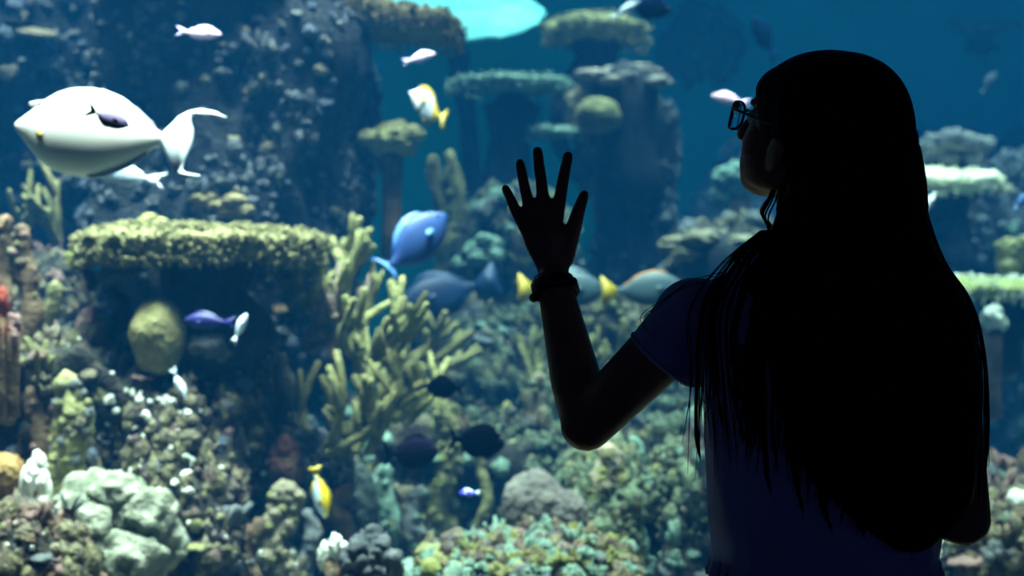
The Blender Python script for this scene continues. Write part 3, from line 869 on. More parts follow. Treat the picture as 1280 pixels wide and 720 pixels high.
staghorn('staghorn_coral', 'yellow-green upright branches below the wrist', 690, 520,
         [(668, 410, 0), (650, 430, 0), (760, 432, 0), (742, 420, .1), (780, 400, 0), (725, 430, -.1), (682, 400, .1), (765, 455, -.1)], 5.0, M_STAG, 7, 0.022)
staghorn('staghorn_coral', 'grey-green branching sprigs in the dark behind the unicornfish belly', 70, 300,
         [(30, 245, 0), (48, 232, 0), (70, 225, 0), (58, 260, -.1), (20, 262, 0)], 4.6, M_STAG2, 8, 0.017)
staghorn('staghorn_coral', 'slim olive sprigs rising behind the table coral', 345, 300,
         [(338, 245, 0), (352, 262, 0), (360, 235, 0), (330, 262, 0)], 4.7, M_STAG2, 9, 0.014)

# ------------------------------------------------------------------ fish
def skin_mat(name, stops, axis=0, lo=-0.5, hi=0.5, rough=0.45, spec=0.4, noise_amt=0.05):
    """fish skin: pigment bands along one local axis (position in metres lo..hi)"""
    if name in _mats: return _mats[name]
    m = bpy.data.materials.new(name); m.use_nodes = True
    nt = m.node_tree; b = nt.nodes['Principled BSDF']
    b.inputs['Roughness'].default_value = rough
    b.inputs['Specular IOR Level'].default_value = spec
    tc = nt.nodes.new('ShaderNodeTexCoord'); sp = nt.nodes.new('ShaderNodeSeparateXYZ')
    nzn = nt.nodes.new('ShaderNodeTexNoise'); nzn.inputs['Scale'].default_value = 30
    mr = nt.nodes.new('ShaderNodeMapRange')
    mr.inputs['From Min'].default_value = lo; mr.inputs['From Max'].default_value = hi
    ad = nt.nodes.new('ShaderNodeMath'); ad.operation = 'MULTIPLY_ADD'
    ad.inputs[1].default_value = noise_amt; ad.inputs[2].default_value = -noise_amt / 2
    ad2 = nt.nodes.new('ShaderNodeMath'); ad2.operation = 'ADD'
    rp = nt.nodes.new('ShaderNodeValToRGB')
    nt.links.new(tc.outputs['Object'], sp.inputs[0]); nt.links.new(tc.outputs['Object'], nzn.inputs['Vector'])
    nt.links.new(sp.outputs[axis], mr.inputs['Value'])
    nt.links.new(nzn.outputs['Fac'], ad.inputs[0]); nt.links.new(ad.outputs[0], ad2.inputs[0]); nt.links.new(mr.outputs['Result'], ad2.inputs[1])
    nt.links.new(ad2.outputs[0], rp.inputs['Fac'])
    cr = rp.color_ramp
    while len(cr.elements) > 1: cr.elements.remove(cr.elements[-1])
    cr.elements[0].position = stops[0][0]; cr.elements[0].color = (*lin(stops[0][1]), 1)
    for p_, c_ in stops[1:]:
        e = cr.elements.new(p_); e.color = (*lin(c_), 1)
    nt.links.new(rp.outputs['Color'], b.inputs['Base Color'])
    _mats[name] = m
    return m
M_EYE = mat('fish_eye_black', (6, 6, 8), None, rough=0.15, spec=0.6)

def fish_body(mb, prof, BL, seg=16):
    """prof: (t, top, bottom, half width), fractions of body length, t from snout to tail root"""
    # smooth the outline by Catmull-Rom resampling
    def cr(p0, p1, p2, p3, u):
        return tuple(0.5 * (2 * b + (c - a) * u + (2 * a - 5 * b + 4 * c - d) * u * u + (3 * b - a - 3 * c + d) * u ** 3) for a, b, c, d in zip(p0, p1, p2, p3))
    pp = []
    for i in range(len(prof) - 1):
        p0 = prof[max(i - 1, 0)]; p3 = prof[min(i + 2, len(prof) - 1)]
        for u in (0, .25, .5, .75): pp.append(cr(p0, prof[i], prof[i + 1], p3, u))
    pp.append(prof[-1])
    vs_ = []; fs_ = []
    for t, tp, bt, hw in pp:
        cz = (tp + bt) / 2; hz = max((tp - bt) / 2, 0.003); hw = max(hw, 0.003)
        for k in range(seg):
            a = 2 * PI * k / seg
            vs_.append(Vector(((0.5 - t) * BL, math.cos(a) * hw * BL, (cz + math.sin(a) * hz) * BL)))
    n = len(pp)
    for i in range(n - 1):
        for k in range(seg):
            k2 = (k + 1) % seg
            fs_.append((i * seg + k, (i + 1) * seg + k, (i + 1) * seg + k2, i * seg + k2))
    fs_.append(tuple(range(seg))); fs_.append(tuple((n - 1) * seg + k for k in range(seg - 1, -1, -1)))
    mb.add(vs_, fs_)

SURGEON = [(0, .01, -.02, .006), (.05, .075, -.06, .03), (.15, .17, -.15, .06), (.3, .245, -.225, .085), (.5, .265, -.25, .09), (.7, .20, -.19, .065), (.87, .085, -.08, .03), (1, .045, -.045, .016)]
OVAL = [(0, .005, -.015, .006), (.05, .06, -.06, .03), (.15, .125, -.12, .06), (.3, .175, -.17, .085), (.5, .185, -.18, .085), (.7, .14, -.14, .06), (.87, .075, -.07, .03), (1, .05, -.05, .016)]
DEEP = [(0, .01, -.03, .006), (.05, .10, -.09, .03), (.15, .21, -.20, .06), (.3, .30, -.29, .085), (.5, .32, -.31, .09), (.7, .25, -.24, .065), (.87, .11, -.10, .03), (1, .06, -.06, .016)]
DISC = [(0, .0, -.03, .008), (.06, .04, -.06, .02), (.15, .15, -.16, .05), (.3, .31, -.29, .075), (.5, .38, -.36, .08), (.7, .32, -.32, .06), (.88, .12, -.12, .03), (1, .06, -.06, .015)]
SLIM = [(0, .005, -.01, .006), (.05, .035, -.035, .025), (.15, .075, -.075, .05), (.3, .11, -.11, .065), (.5, .115, -.12, .065), (.7, .09, -.09, .045), (.87, .05, -.05, .025), (1, .035, -.035, .014)]

def prof_at(prof, t, idx):
    for i in range(len(prof) - 1):
        if prof[i][0] <= t <= prof[i + 1][0]:
            u = (t - prof[i][0]) / (prof[i + 1][0] - prof[i][0])
            return prof[i][idx] * (1 - u) + prof[i + 1][idx] * u
    return prof[-1][idx]

def fish(name, label, px, py, Y, len_px, prof, body_m, fin_m, tail_m=None, heading=0.0, pitch=0.0, yaw=0.0, tail='fork', fin_h=0.07, group=None, dors_m=None, roll=0.30, tail_len=0.26):
    """heading 0 swims to the right of the picture, 1 to the left; pitch > 0 nose up; yaw turns it towards (+) or away from the window"""
    tail_m = tail_m or fin_m; dors_m = dors_m or fin_m
    L = M(len_px, Y); BL = L * (1 - tail_len * 0.85)
    c = P(px, py, Y)
    a = (0 if heading == 0 else PI) + (-yaw if heading == 0 else yaw)
    rot = (Matrix.Rotation(a, 3, 'Z') @ Matrix.Rotation(-pitch, 3, 'Y') @ Matrix.Rotation(roll if heading else -roll, 3, 'X')).to_euler()
    root = thing(name, label, 'fish', c, rot, group)
    sh = Vector((L * tail_len * 0.40, 0, 0))
    def part(nm, mb, m):
        mb.v = [v + sh for v in mb.v]
        return mb.build(nm, m, root, fix=True)
    mb = MB(); fish_body(mb, prof, BL); part('body', mb, body_m)
    th = BL * 0.012
    def ft(t): return (0.5 - t) * BL
    # dorsal fin
    ts = [.24, .34, .46, .58, .70, .80, .90]
    up = [(ft(t), (prof_at(prof, t, 1) + fin_h * (0.55 + 0.5 * math.sin(PI * min(1, i / 5)))) * BL) for i, t in enumerate(ts)]
    lo = [(ft(t), (prof_at(prof, t, 1) - 0.03) * BL) for t in ts]
    mb = MB(); mb.plate(up + lo[::-1], th); part('dorsal_fin', mb, dors_m)
    ts = [.52, .60, .70, .80, .90]
    dn = [(ft(t), (prof_at(prof, t, 2) - fin_h * (0.55 + 0.4 * math.sin(PI * i / 4))) * BL) for i, t in enumerate(ts)]
    lo = [(ft(t), (prof_at(prof, t, 2) + 0.03) * BL) for t in ts]
    mb = MB(); mb.plate(dn + lo[::-1], th); part('anal_fin', mb, fin_m)
    # tail
    x0 = -0.5 * BL + 0.01 * BL; e = L * tail_len; pr = prof[-1][1] * BL; s = max(prof_at(prof, .5, 1) * 0.95, 0.13) * BL
    if tail == 'fork':
        o_ = [(x0, pr), (x0 - e * .45, s * .62), (x0 - e, s), (x0 - e * .72, s * .45), (x0 - e * .5, 0), (x0 - e * .72, -s * .45), (x0 - e, -s), (x0 - e * .45, -s * .62), (x0, -pr)]
    else:
        o_ = [(x0, pr), (x0 - e * .5, s * .6), (x0 - e * .95, s), (x0 - e, s * .5), (x0 - e * .93, 0), (x0 - e, -s * .5), (x0 - e * .95, -s), (x0 - e * .5, -s * .6), (x0, -pr)]
    mb = MB(); mb.plate(o_, th); part('tail_fin', mb, tail_m)
    for sd in (-1, 1):
        hw = prof_at(prof, .34, 3) * BL
        fr = Matrix.Translation((ft(.30), sd * hw * .92, -.03 * BL)) @ Matrix.Rotation(-sd * 0.5, 4, 'Z')
        mb = MB(); mb.plate([(0, .02 * BL), (-.10 * BL, .045 * BL), (-.17 * BL, .01 * BL), (-.15 * BL, -.05 * BL), (-.06 * BL, -.05 * BL), (0, -.015 * BL)], th * .8, fr)
        part('pectoral_fin', mb, fin_m)
        mb = MB(); mb.ellipsoid((ft(.12), sd * prof_at(prof, .12, 3) * BL * .86, prof_at(prof, .12, 1) * BL * .42), (.026 * BL, .012 * BL, .026 * BL), 10, 6)
        part('eye', mb, M_EYE)
    return root

# the large unicornfish, outline taken at its own distance and given a full body
def unicornfish():
    Y = 3.25
    k = Y / F / 4.237                                     # outline units to metres
    c = P(75 / 4.237 + 92, 80 + 390 / 4.237, Y)
    root = thing('unicornfish', 'large white unicornfish with a forehead horn and a streaming crescent tail', 'fish', c, (Matrix.Rotation(PI, 3, 'Z') @ Matrix.Rotation(0.42, 3, 'X')).to_euler())
    cx, cz = 75 + 392, 390
    def L(x, y): return ((cx - x) * k, (cz - y) * k)       # facing local +X
    m = mat('unicornfish_skin', (226, 228, 222), (240, 240, 232), 6, 0.5, 0.0, 0.35)
    mf = mat('unicornfish_fin', (196, 216, 228), (222, 236, 242), 8, 0.5, 0.0, 0.3)
    rows = [(72, 300, 330, 10), (90, 284, 356, 26), (125, 258, 400, 50), (170, 222, 455, 76), (225, 168, 520, 100), (300, 118, 575, 124), (400, 93, 610, 138), (500, 108, 618, 134), (600, 150, 590, 116), (700, 226, 540, 86), (800, 318, 470, 46), (862, 366, 432, 24)]
    BL = 790 * k
    prof = [((x - 72) / 790, (cz - a) / 790, (cz - b) / 790, w_ / 790) for x, a, b, w_ in rows]
    mb = MB(); fish_body(mb, prof, BL, 28)
    mb.build('body', m, root, fix=True)
    sx = Vector((0, 0, 0))
    mb = MB()                                              # horn
    hp = [L(270, 185), L(215, 182), L(165, 180), L(128, 180)]
    mb.tube([Vector((x, 0, z)) for x, z in hp], [26 * k, 20 * k, 15 * k, 8 * k], 10)
    mb.build('horn', m, root)
    th = 7 * k
    o_ = [L(*p) for p in ((858, 362), (890, 322), (935, 262), (985, 228), (1045, 215), (1120, 228), (1192, 262), (1186, 276), (1110, 252), (1050, 243), (1005, 258), (1000, 280), (1022, 340), (1024, 400), (1012, 460), (992, 530), (986, 580), (1010, 605), (1082, 616), (1078, 632), (1000, 632), (950, 602), (905, 530), (878, 460), (858, 436))]
    mb = MB(); mb.plate(o_, th); mb.build('tail_fin', mf, root, fix=True)
    o_ = [L(*p) for p in ((420, 100), (450, 84), (520, 96), (620, 142), (720, 220), (800, 296), (822, 326), (800, 330), (700, 240), (600, 164), (500, 120))]
    mb = MB(); mb.plate(o_, th); mb.build('dorsal_fin', mf, root, fix=True)
    o_ = [L(*p) for p in ((480, 612), (560, 590), (680, 540), (780, 470), (800, 490), (720, 562), (600, 620), (520, 636))]
    mb = MB(); mb.plate(o_, th); mb.build('anal_fin', mf, root, fix=True)
    my = mat('unicornfish_pectoral', (196, 172, 96), (214, 196, 130), 14, 0.5)
    for sd in (-1, 1):
        x, z = L(235, 400)
        fr = Matrix.Translation((x, sd * 96 * k, z)) @ Matrix.Rotation(-sd * 0.45, 4, 'Z')
        mb = MB(); mb.plate([(12 * k, 30 * k), (-20 * k, 22 * k), (-40 * k, -20 * k), (-34 * k, -66 * k), (-10 * k, -60 * k), (10 * k, -10 * k)], 5 * k, fr)
        mb.build('pectoral_fin', my, root, fix=True)
        x, z = L(216, 228)
        mb = MB(); mb.ellipsoid((x, sd * 74 * k, z), (13 * k, 9 * k, 15 * k), 10, 8)
        mb.build('eye', M_EYE, root)
unicornfish()

M_LAV = mat('lavender_fish_skin', (206, 178, 220), (228, 206, 236), 10, 0.5)
M_LAVF = mat('lavender_fish_fin', (188, 170, 220), (208, 196, 232), 10, 0.5)
M_PURP = skin_mat('purple_fish_skin', [(0.0, (44, 34, 70)), (0.30, (70, 56, 106)), (0.48, (176, 160, 214)), (1, (190, 176, 224))], 2, -0.03, 0.03)
M_DARK = mat('dark_fish_skin', (10, 10, 18), (16, 15, 26), 10, 0.9, 0.0, 0.0, dim=0.3)
M_DARKP = mat('dark_purple_fish_skin', (34, 30, 56), (48, 42, 72), 10, 0.9, 0.0, 0.0, dim=0.3)
M_BLUE = mat('blue_fish_skin', (52, 92, 186), (74, 122, 210), 8, 0.5, dim=0.34)
M_BLUEF = mat('blue_fish_fin', (70, 120, 206), (110, 160, 230), 8, 0.5, dim=0.6)
M_INDIGO = mat('indigo_fish_skin', (44, 44, 150), (62, 62, 180), 8, 0.5, dim=0.3)
M_TEALF = mat('slate_teal_fish_skin', (86, 130, 150), (110, 152, 168), 8, 0.5, dim=0.24)
M_YEL = mat('yellow_fin', (216, 190, 40), (236, 208, 60), 12, 0.5, dim=0.45)
M_ORF = mat('orange_fin', (236, 150, 30), (244, 176, 50), 12, 0.5, dim=0.45)
M_PW = mat('pale_blue_fish_skin', (206, 222, 240), (228, 238, 248), 8, 0.45)
fish('damselfish', 'small purple fish swimming in front of the big white unicornfish', 135, 147, 2.98, 58, SURGEON, M_PURP, M_DARKP, heading=0, pitch=-0.38)
fish('anthias', 'pink-white fish near the water surface above the unicornfish tail', 249, 41, 3.6, 56, OVAL, M_LAV, M_LAVF, heading=0, pitch=-0.08)
fish('anthias', 'pink-white fish between the tan plate coral and the butterflyfish', 524, 72, 4.2, 42, OVAL, M_LAV, M_LAVF, heading=0, pitch=0.28)
fish('anthias', 'pale lavender fish just beyond the glasses of the person', 913, 124, 4.0, 50, OVAL, M_LAV, M_LAVF, heading=1, pitch=0.2)
M_BFLY = skin_mat('butterflyfish_skin', [(0, (236, 200, 40)), (0.24, (236, 206, 60)), (0.34, (196, 206, 216)), (0.74, (200, 210, 218)), (0.80, (20, 20, 26)), (0.86, (20, 20, 26)), (0.90, (236, 240, 240))], 0, -0.05, 0.05)
fish('butterflyfish', 'white and yellow disc-shaped butterflyfish in open water above the leather coral', 534, 133, 4.4, 66, DISC, M_BFLY, M_YEL, heading=1, pitch=0.5, yaw=0.75, tail='fan', tail_len=0.16, fin_h=0.13)
fish('surgeonfish', 'bright blue surgeonfish slanting upward beside the branching coral', 520, 303, 4.1, 112, SURGEON, M_BLUE, M_BLUEF, heading=0, pitch=0.72, yaw=-0.5, tail='fork', tail_len=0.12)
fish('surgeonfish', 'dark blue surgeonfish below the bright blue one', 560, 366, 5.0, 128, SURGEON, mat('deep_blue_fish_skin', (24, 50, 96), (36, 70, 120), 8, 0.5, dim=0.5), mat('deep_blue_fin', (30, 66, 112), (40, 80, 130), 8, 0.5, dim=0.5), heading=1, pitch=-0.25, yaw=0.3, tail='fan')
fish('surgeonfish', 'slate-blue surgeonfish with a yellow tail and yellow back line near the sleeve', 806, 362, 4.5, 104, SURGEON, M_TEALF, M_TEALF, tail_m=M_YEL, dors_m=M_ORF, heading=0, pitch=0.05, tail='fan', tail_len=0.2, fin_h=0.025)
fish('surgeonfish', 'slate-blue surgeonfish with a yellow tail half hidden by the wrist', 704, 362, 4.6, 108, SURGEON, M_TEALF, M_TEALF, tail_m=M_YEL, heading=0, tail='fan', tail_len=0.2)
fish('damselfish', 'black round fish with a notched tail, beside the yellowish column coral', 596, 552, 3.9, 72, DEEP, M_DARK, M_DARK, heading=0, pitch=-0.1, fin_h=0.08, roll=0.0, tail_len=0.18)
fish('damselfish', 'dark purple fish with a lit back in front of the seafoam coral', 514, 566, 3.9, 70, DEEP, M_DARKP, M_DARK, heading=0, pitch=0.05, fin_h=0.08, roll=0.0, tail_len=0.18)
fish('damselfish', 'black fish highest of the three dark ones, under the sprawling olive branches', 556, 485, 4.0, 50, DEEP, M_DARK, M_DARK, heading=1, pitch=0.1, yaw=0.3, fin_h=0.08, roll=0.0, tail_len=0.18)
fish('damselfish', 'tiny electric blue fish over the pale green bulb corals', 587, 616, 3.7, 26, OVAL, mat('electric_blue_fish', (74, 60, 236), (100, 90, 246), 8, 0.4), M_PW, heading=1)
M_YB = skin_mat('yellow_blue_fish_skin', [(0, (150, 190, 230)), (0.42, (206, 224, 240)), (0.60, (236, 206, 40)), (1, (240, 204, 30))], 2, -0.03, 0.03)
fish('butterflyfish', 'narrow yellow and pale blue fish hanging nose-down beside the beige column', 400, 616, 3.6, 64, OVAL, M_YB, M_YEL, heading=0, pitch=-1.35, yaw=0.2, tail='fan', tail_len=0.2)
fish('anthias', 'small white fish with spread tail above the grey dome coral', 300, 410, 3.7, 42, OVAL, M_PW, M_PW, heading=0, pitch=1.1, yaw=0.3)
fish('tang', 'deep indigo fish hovering beside the yellow brain coral', 262, 402, 3.80, 66, OVAL, M_INDIGO, M_INDIGO, heading=1, pitch=0.05, roll=0.1)
fish('anthias', 'slim pale blue fish diving along the white sprinkled slope', 224, 480, 3.7, 42, SLIM, M_PW, M_PW, heading=0, pitch=-1.15)
fish('anthias', 'slim blue-white fish at the edge of the long hair', 1161, 256, 4.2, 40, SLIM, M_PW, M_PW, heading=0, pitch=1.05)
fish('anthias', 'small blue fish beyond the long hair, near the yellowish coral heads', 1277, 252, 4.6, 30, OVAL, M_BLUEF, M_BLUEF, heading=0, pitch=0.9)
fish('surgeonfish', 'dark blue fish near the water surface beside a pale one', 808, 10, 5.4, 64, SURGEON, mat('navy_fish', (20, 40, 84), (28, 54, 100), 8, 0.9, 0.0, 0.0, dim=0.4), mat('navy_fin', (20, 44, 88), (30, 58, 104), 8, 0.9, 0.0, 0.0, dim=0.4), heading=0, pitch=-0.1, roll=0.0)
fish('anthias', 'pale cyan fish at the water surface next to the dark blue fish', 782, 12, 5.2, 44, SLIM, M_PW, M_PW, heading=0, pitch=0.55)
fish('surgeonfish', 'faint dark fish far off above the head of the person', 956, 48, 6.6, 64, SURGEON, mat('navy_fish', (20, 40, 84)), mat('navy_fin', (20, 44, 88)), heading=1, pitch=0.9, yaw=0.5, roll=0.0)
fish('unicornfish', 'pale bluish fish passing behind the belly of the big unicornfish', 158, 219, 3.6, 92, OVAL, mat('pale_slate_fish', (150, 170, 190), (180, 198, 212), 8, 0.5), M_PW, heading=1, pitch=0.15, yaw=0.3)
fish('anthias', 'tiny dull grey fish drifting far off in open water', 1236, 104, 7.5, 34, OVAL, mat('dull_slate_fish', (96, 104, 116), (110, 118, 130), 8, dim=0.5), mat('dull_slate_fish', (96, 104, 116)), heading=0, pitch=1.0, roll=0.0)

# ------------------------------------------------------------------ person
M_SKIN = mat('skin', (150, 104, 84), (158, 112, 90), 12, 0.55, 0.05, 0.3)
M_HAIR = mat('black_hair', (14, 11, 10), (20, 16, 14), 40, 0.65, 0.0, 0.08)
M_SHIRT = mat('blue_grey_shirt', (166, 172, 214), (178, 184, 224), 14, 0.9, 0.15, 0.1)
M_SHORTS = mat('navy_shorts', (40, 46, 74), (52, 58, 88), 14, 0.9, 0.2, 0.1)
M_SHOE = mat('dark_shoe', (30, 30, 34), (44, 44, 50), 20, 0.7)

PX = Vector((P(1030, 360, 1.9).x, 1.90, 0.0))           # where she stands
person = thing('person', 'long-haired person in a blue-grey T-shirt and glasses, hand raised to the glass', 'person', PX)

def solid(name, mb, m, voxel, smooth_it=4, parent=person, post=None, factor=0.5):
    """fuse overlapping closed shapes into one continuous surface"""
    me = mb.mesh(name)
    bm = bmesh.new(); bm.from_mesh(me)
    bmesh.ops.recalc_face_normals(bm, faces=bm.faces)
    bm.to_mesh(me); bm.free()
    o = bpy.data.objects.new(name, me)
    col.objects.link(o)
    md = o.modifiers.new('fuse', 'REMESH'); md.mode = 'VOXEL'; md.voxel_size = voxel
    ms = o.modifiers.new('soft', 'SMOOTH'); ms.iterations = smooth_it; ms.factor = factor
    dg = bpy.context.evaluated_depsgraph_get()
    me2 = bpy.data.meshes.new_from_object(o.evaluated_get(dg))
    bpy.data.objects.remove(o); bpy.data.meshes.remove(me)
    me2.name = name
    if post: post(me2)
    for v in me2.vertices: v.co -= PX
    me2.polygons.foreach_set('use_smooth', [True] * len(me2.polygons))
    me2.materials.clear(); me2.materials.append(m)
    o2 = bpy.data.objects.new(name, me2)
    return link(o2, parent)

# --- head frame: face turned 43 degrees to the left of the glass
HC = P(1008, 163, 1.88)
HR = Matrix.Rotation(math.radians(43), 3, 'Z') @ Matrix.Rotation(math.radians(17), 3, 'X')
def H(x, y, z): return HC + HR @ Vector((x, y, z))

sh_l = P(866, 398, 1.92); el_l = P(733, 531, 1.985); wr_l = P(692, 352, 2.09)
sh_r = P(1172, 398, 1.92); el_r = P(1204, 648, 1.86); wr_r = P(1080, 610, 2.02)
neck_b = P(1030, 318, 1.90)

body = MB()
# skull and face
body.ellipsoid(H(0, -0.012, 0.012), (0.073, 0.092, 0.080), 28, 18, HR)
body.ellipsoid(H(0, 0.030, -0.035), (0.060, 0.062, 0.070), 24, 16, HR)
body.ellipsoid(H(0, 0.052, -0.080), (0.038, 0.036, 0.030), 18, 12, HR)          # chin
for s in (-1, 1):
    body.ellipsoid(H(s * 0.036, 0.043, -0.034), (0.027, 0.031, 0.032), 14, 10, HR)  # cheeks
    body.ellipsoid(H(s * 0.043, 0.020, -0.066), (0.026, 0.046, 0.030), 14, 10, HR)  # jaw
    body.ellipsoid(H(s * 0.030, 0.044, -0.058), (0.026, 0.032, 0.034), 16, 12, HR)
    body.ellipsoid(H(s * 0.0, 0.083, 0.022), (0.034, 0.010, 0.010), 14, 8, HR)   # brow
    body.ellipsoid(H(s * 0.071, -0.008, -0.036), (0.007, 0.018, 0.029), 14, 10, HR @ Matrix.Rotation(s * 0.25, 3, 'Z'))  # ears
body.capsule(H(0, 0.090, 0.008), 0.008, H(0, 0.108, -0.028), 0.011, 12, 4)        # nose
body.ellipsoid(H(0, 0.086, -0.052), (0.022, 0.012, 0.006), 14, 8, HR)
body.ellipsoid(H(0, 0.085, -0.062), (0.019, 0.011, 0.007), 14, 8, HR)
# neck, trunk
body.capsule(H(0, -0.015, -0.05), 0.050, neck_b, 0.056, 18, 5)
def torso_secs(grow=0.0):
    rows = [(300, 1030, 0.055, 0.055), (318, 1030, 0.085, 0.062), (345, 1028, 0.135, 0.075), (375, 1026, 0.168, 0.088), (420, 1026, 0.176, 0.100), (480, 1030, 0.170, 0.108), (540, 1028, 0.158, 0.104), (600, 1026, 0.146, 0.098), (660, 1026, 0.148, 0.100), (720, 1028, 0.160, 0.108), (790, 1030, 0.170, 0.112), (830, 1030, 0.160, 0.105)]
    return [(P(px, py, 1.90), rx + grow, ry + grow) for py, px, rx, ry in rows]
body.loft(torso_secs())
# arms
body.capsule(sh_l, 0.050, el_l, 0.040, 18, 8)
body.capsule(P(880, 400, 1.92), 0.054, sh_l, 0.050, 16, 4)
body.capsule(el_l, 0.038, el_l.lerp(wr_l, 0.30), 0.0400, 18, 5)
body.capsule(el_l.lerp(wr_l, 0.30), 0.0400, wr_l, 0.0275, 18, 8)
body.capsule(sh_r, 0.050, el_r, 0.038, 18, 8)
body.capsule(el_r, 0.038, el_r.lerp(wr_r, 0.35), 0.038, 18, 5)
body.capsule(el_r.lerp(wr_r, 0.35), 0.038, wr_r, 0.026, 18, 6)
# left hand, palm on the glass
HY = 2.113
def hp(px, py, dy=0.0): return P(px, py, HY + dy)
palm = [((692, 352), .0250), ((691, 335), .0235), ((689, 318), .0260), ((686, 300), .0290), ((683, 284), .0285)]
pal_secs = [((692, 356), 17.5, .021), ((692, 343), 18.5, .019), ((690, 328), 23, .018), ((686, 310), 29, .017), ((682, 292), 31, .0155), ((680, 280), 26, .012), ((681, 274), 20, .009)]
sec = []
for (x, y), hw, ht in pal_secs:
    sec.append((hp(x, y, -0.004), M(hw, HY), ht))
body.loft(sec, 24)
def finger(px_pts, rads, dys):
    for i in range(len(px_pts) - 1):
        a = hp(*px_pts[i], dys[i]); b = hp(*px_pts[i + 1], dys[i + 1])
        body.capsule(a, rads[i], b, rads[i + 1], 12, 4)
finger([(660, 292), (645, 264), (638, 248), (632, 236)], [.0108, .0092, .0084, .0074], [-.002, .000, .006, .009])
finger([(667, 278), (657, 240), (653, 220), (650, 204)], [.0108, .0094, .0090, .0080], [-.002, -.001, .005, .009])
finger([(681, 274), (677, 230), (674, 208), (672, 189)], [.0112, .0100, .0096, .0086], [-.002, -.002, .004, .008])
finger([(696, 274), (702, 236), (706, 214), (710, 195)], [.0116, .0104, .0096, .0084], [-.002, -.002, .004, .009])
finger([(704, 322), (715, 292), (723, 264), (730, 244)], [.0185, .0140, .0112, .0086], [-.002, .002, .006, .009])
# right hand resting at the front of the waist
pr = (wr_r - el_r).normalized()
body.ellipsoid(wr_r + pr * 0.055, (0.050, 0.020, 0.036), 16, 10)
for i in range(4):
    b0 = wr_r + pr * 0.090 + Vector((0, 0.004, 0.026 - i * 0.017))
    b1 = b0 + pr * (0.036 - abs(i - 1.2) * 0.004) + Vector((0, 0.006, -0.002)); b2 = b1 + pr * 0.026 + Vector((0, -0.010, -0.006))
    body.capsule(b0, .0094, b1, .0086, 10, 3); body.capsule(b1, .0086, b2, .0074, 10, 3)
body.capsule(wr_r + pr * 0.03 + Vector((0, 0, .022)), .012, wr_r + pr * 0.075 + Vector((0, -0.012, .050)), .0095, 10, 3)
# legs and feet (below the picture, down to the hall floor)
for s in (-1, 1):
    hip = PX + Vector((s * 0.085, 0, 0.80)); kn = PX + Vector((s * 0.088, 0.012, 0.46)); an = PX + Vector((s * 0.088, -0.01, 0.085))
    body.capsule(hip, 0.082, kn, 0.052, 18, 8)
    body.capsule(kn, 0.052, kn.lerp(an, 0.3), 0.053, 16, 4)
    body.capsule(kn.lerp(an, 0.3), 0.053, an, 0.034, 16, 8)
    body.capsule(an + Vector((0, -0.03, -0.045)), 0.032, an + Vector((0, 0.13, -0.052)), 0.026, 14, 5)
ob = solid('body', body, M_SKIN, 0.0036, 3)
ob['label'] = 'shaded skin of face, arms and hands'
for s in (-1, 1):
    mb = MB(); mb.ellipsoid(H(s * 0.031, 0.071, 0.002) - PX, (0.012, 0.012, 0.012), 12, 8)
    mb.build('eye', mat('eye_white', (210, 210, 206), (220, 220, 216), 10, 0.3), person)
    mb = MB(); c0 = PX + Vector((s * 0.088, 0.042, 0.045))
    mb.loft([(c0 - PX + Vector((0, 0, -0.045)), 0.046, 0.128), (c0 - PX + Vector((0, 0, -0.02)), 0.048, 0.130), (c0 - PX + Vector((0, -0.012, 0.012)), 0.044, 0.112), (c0 - PX + Vector((0, -0.045, 0.045)), 0.042, 0.062), (c0 - PX + Vector((0, -0.055, 0.065)), 0.041, 0.048)], 20)
    mb.build('shoe', M_SHOE, person)

# T-shirt
sl_l0 = P(870, 402, 1.92); sl_l1 = P(829, 452, 1.936)
sl_r0 = P(1168, 402, 1.92); sl_r1 = P(1184, 500, 1.905)
shirt = MB()
rows = [(314, 1030, 0.092, 0.070), (330, 1029, 0.122, 0.080), (350, 1027, 0.156, 0.090), (380, 1026, 0.176, 0.102), (425, 1027, 0.182, 0.114), (480, 1036, 0.181, 0.122), (540, 1036, 0.180, 0.122), (600, 1036, 0.175, 0.120), (650, 1034, 0.170, 0.118), (688, 1033, 0.164, 0.116), (704, 1032, 0.163, 0.115), (722, 1032, 0.172, 0.119)]
shirt.loft([(P(px, py, 1.90), rx, ry) for py, px, rx, ry in rows], 40)
dl = (sl_l1 - sl_l0).normalized(); dr = (sl_r1 - sl_r0).normalized()
def sleeve(p0, p1, r0, r1):
    n = 6
    shirt.tube([p0.lerp(p1, i / n) for i in range(n + 1)], [r0 + (r1 - r0) * i / n for i in range(n + 1)], 24)
shirt.ellipsoid(P(868, 396, 1.92), (0.060, 0.064, 0.058), 18, 12)
shirt.ellipsoid(P(1166, 398, 1.92), (0.056, 0.064, 0.058), 18, 12)
sleeve(sl_l0, sl_l1, 0.062, 0.060)
sleeve(sl_r0, sl_r1, 0.056, 0.050)
zhem = P(1030, 722, 1.9).z
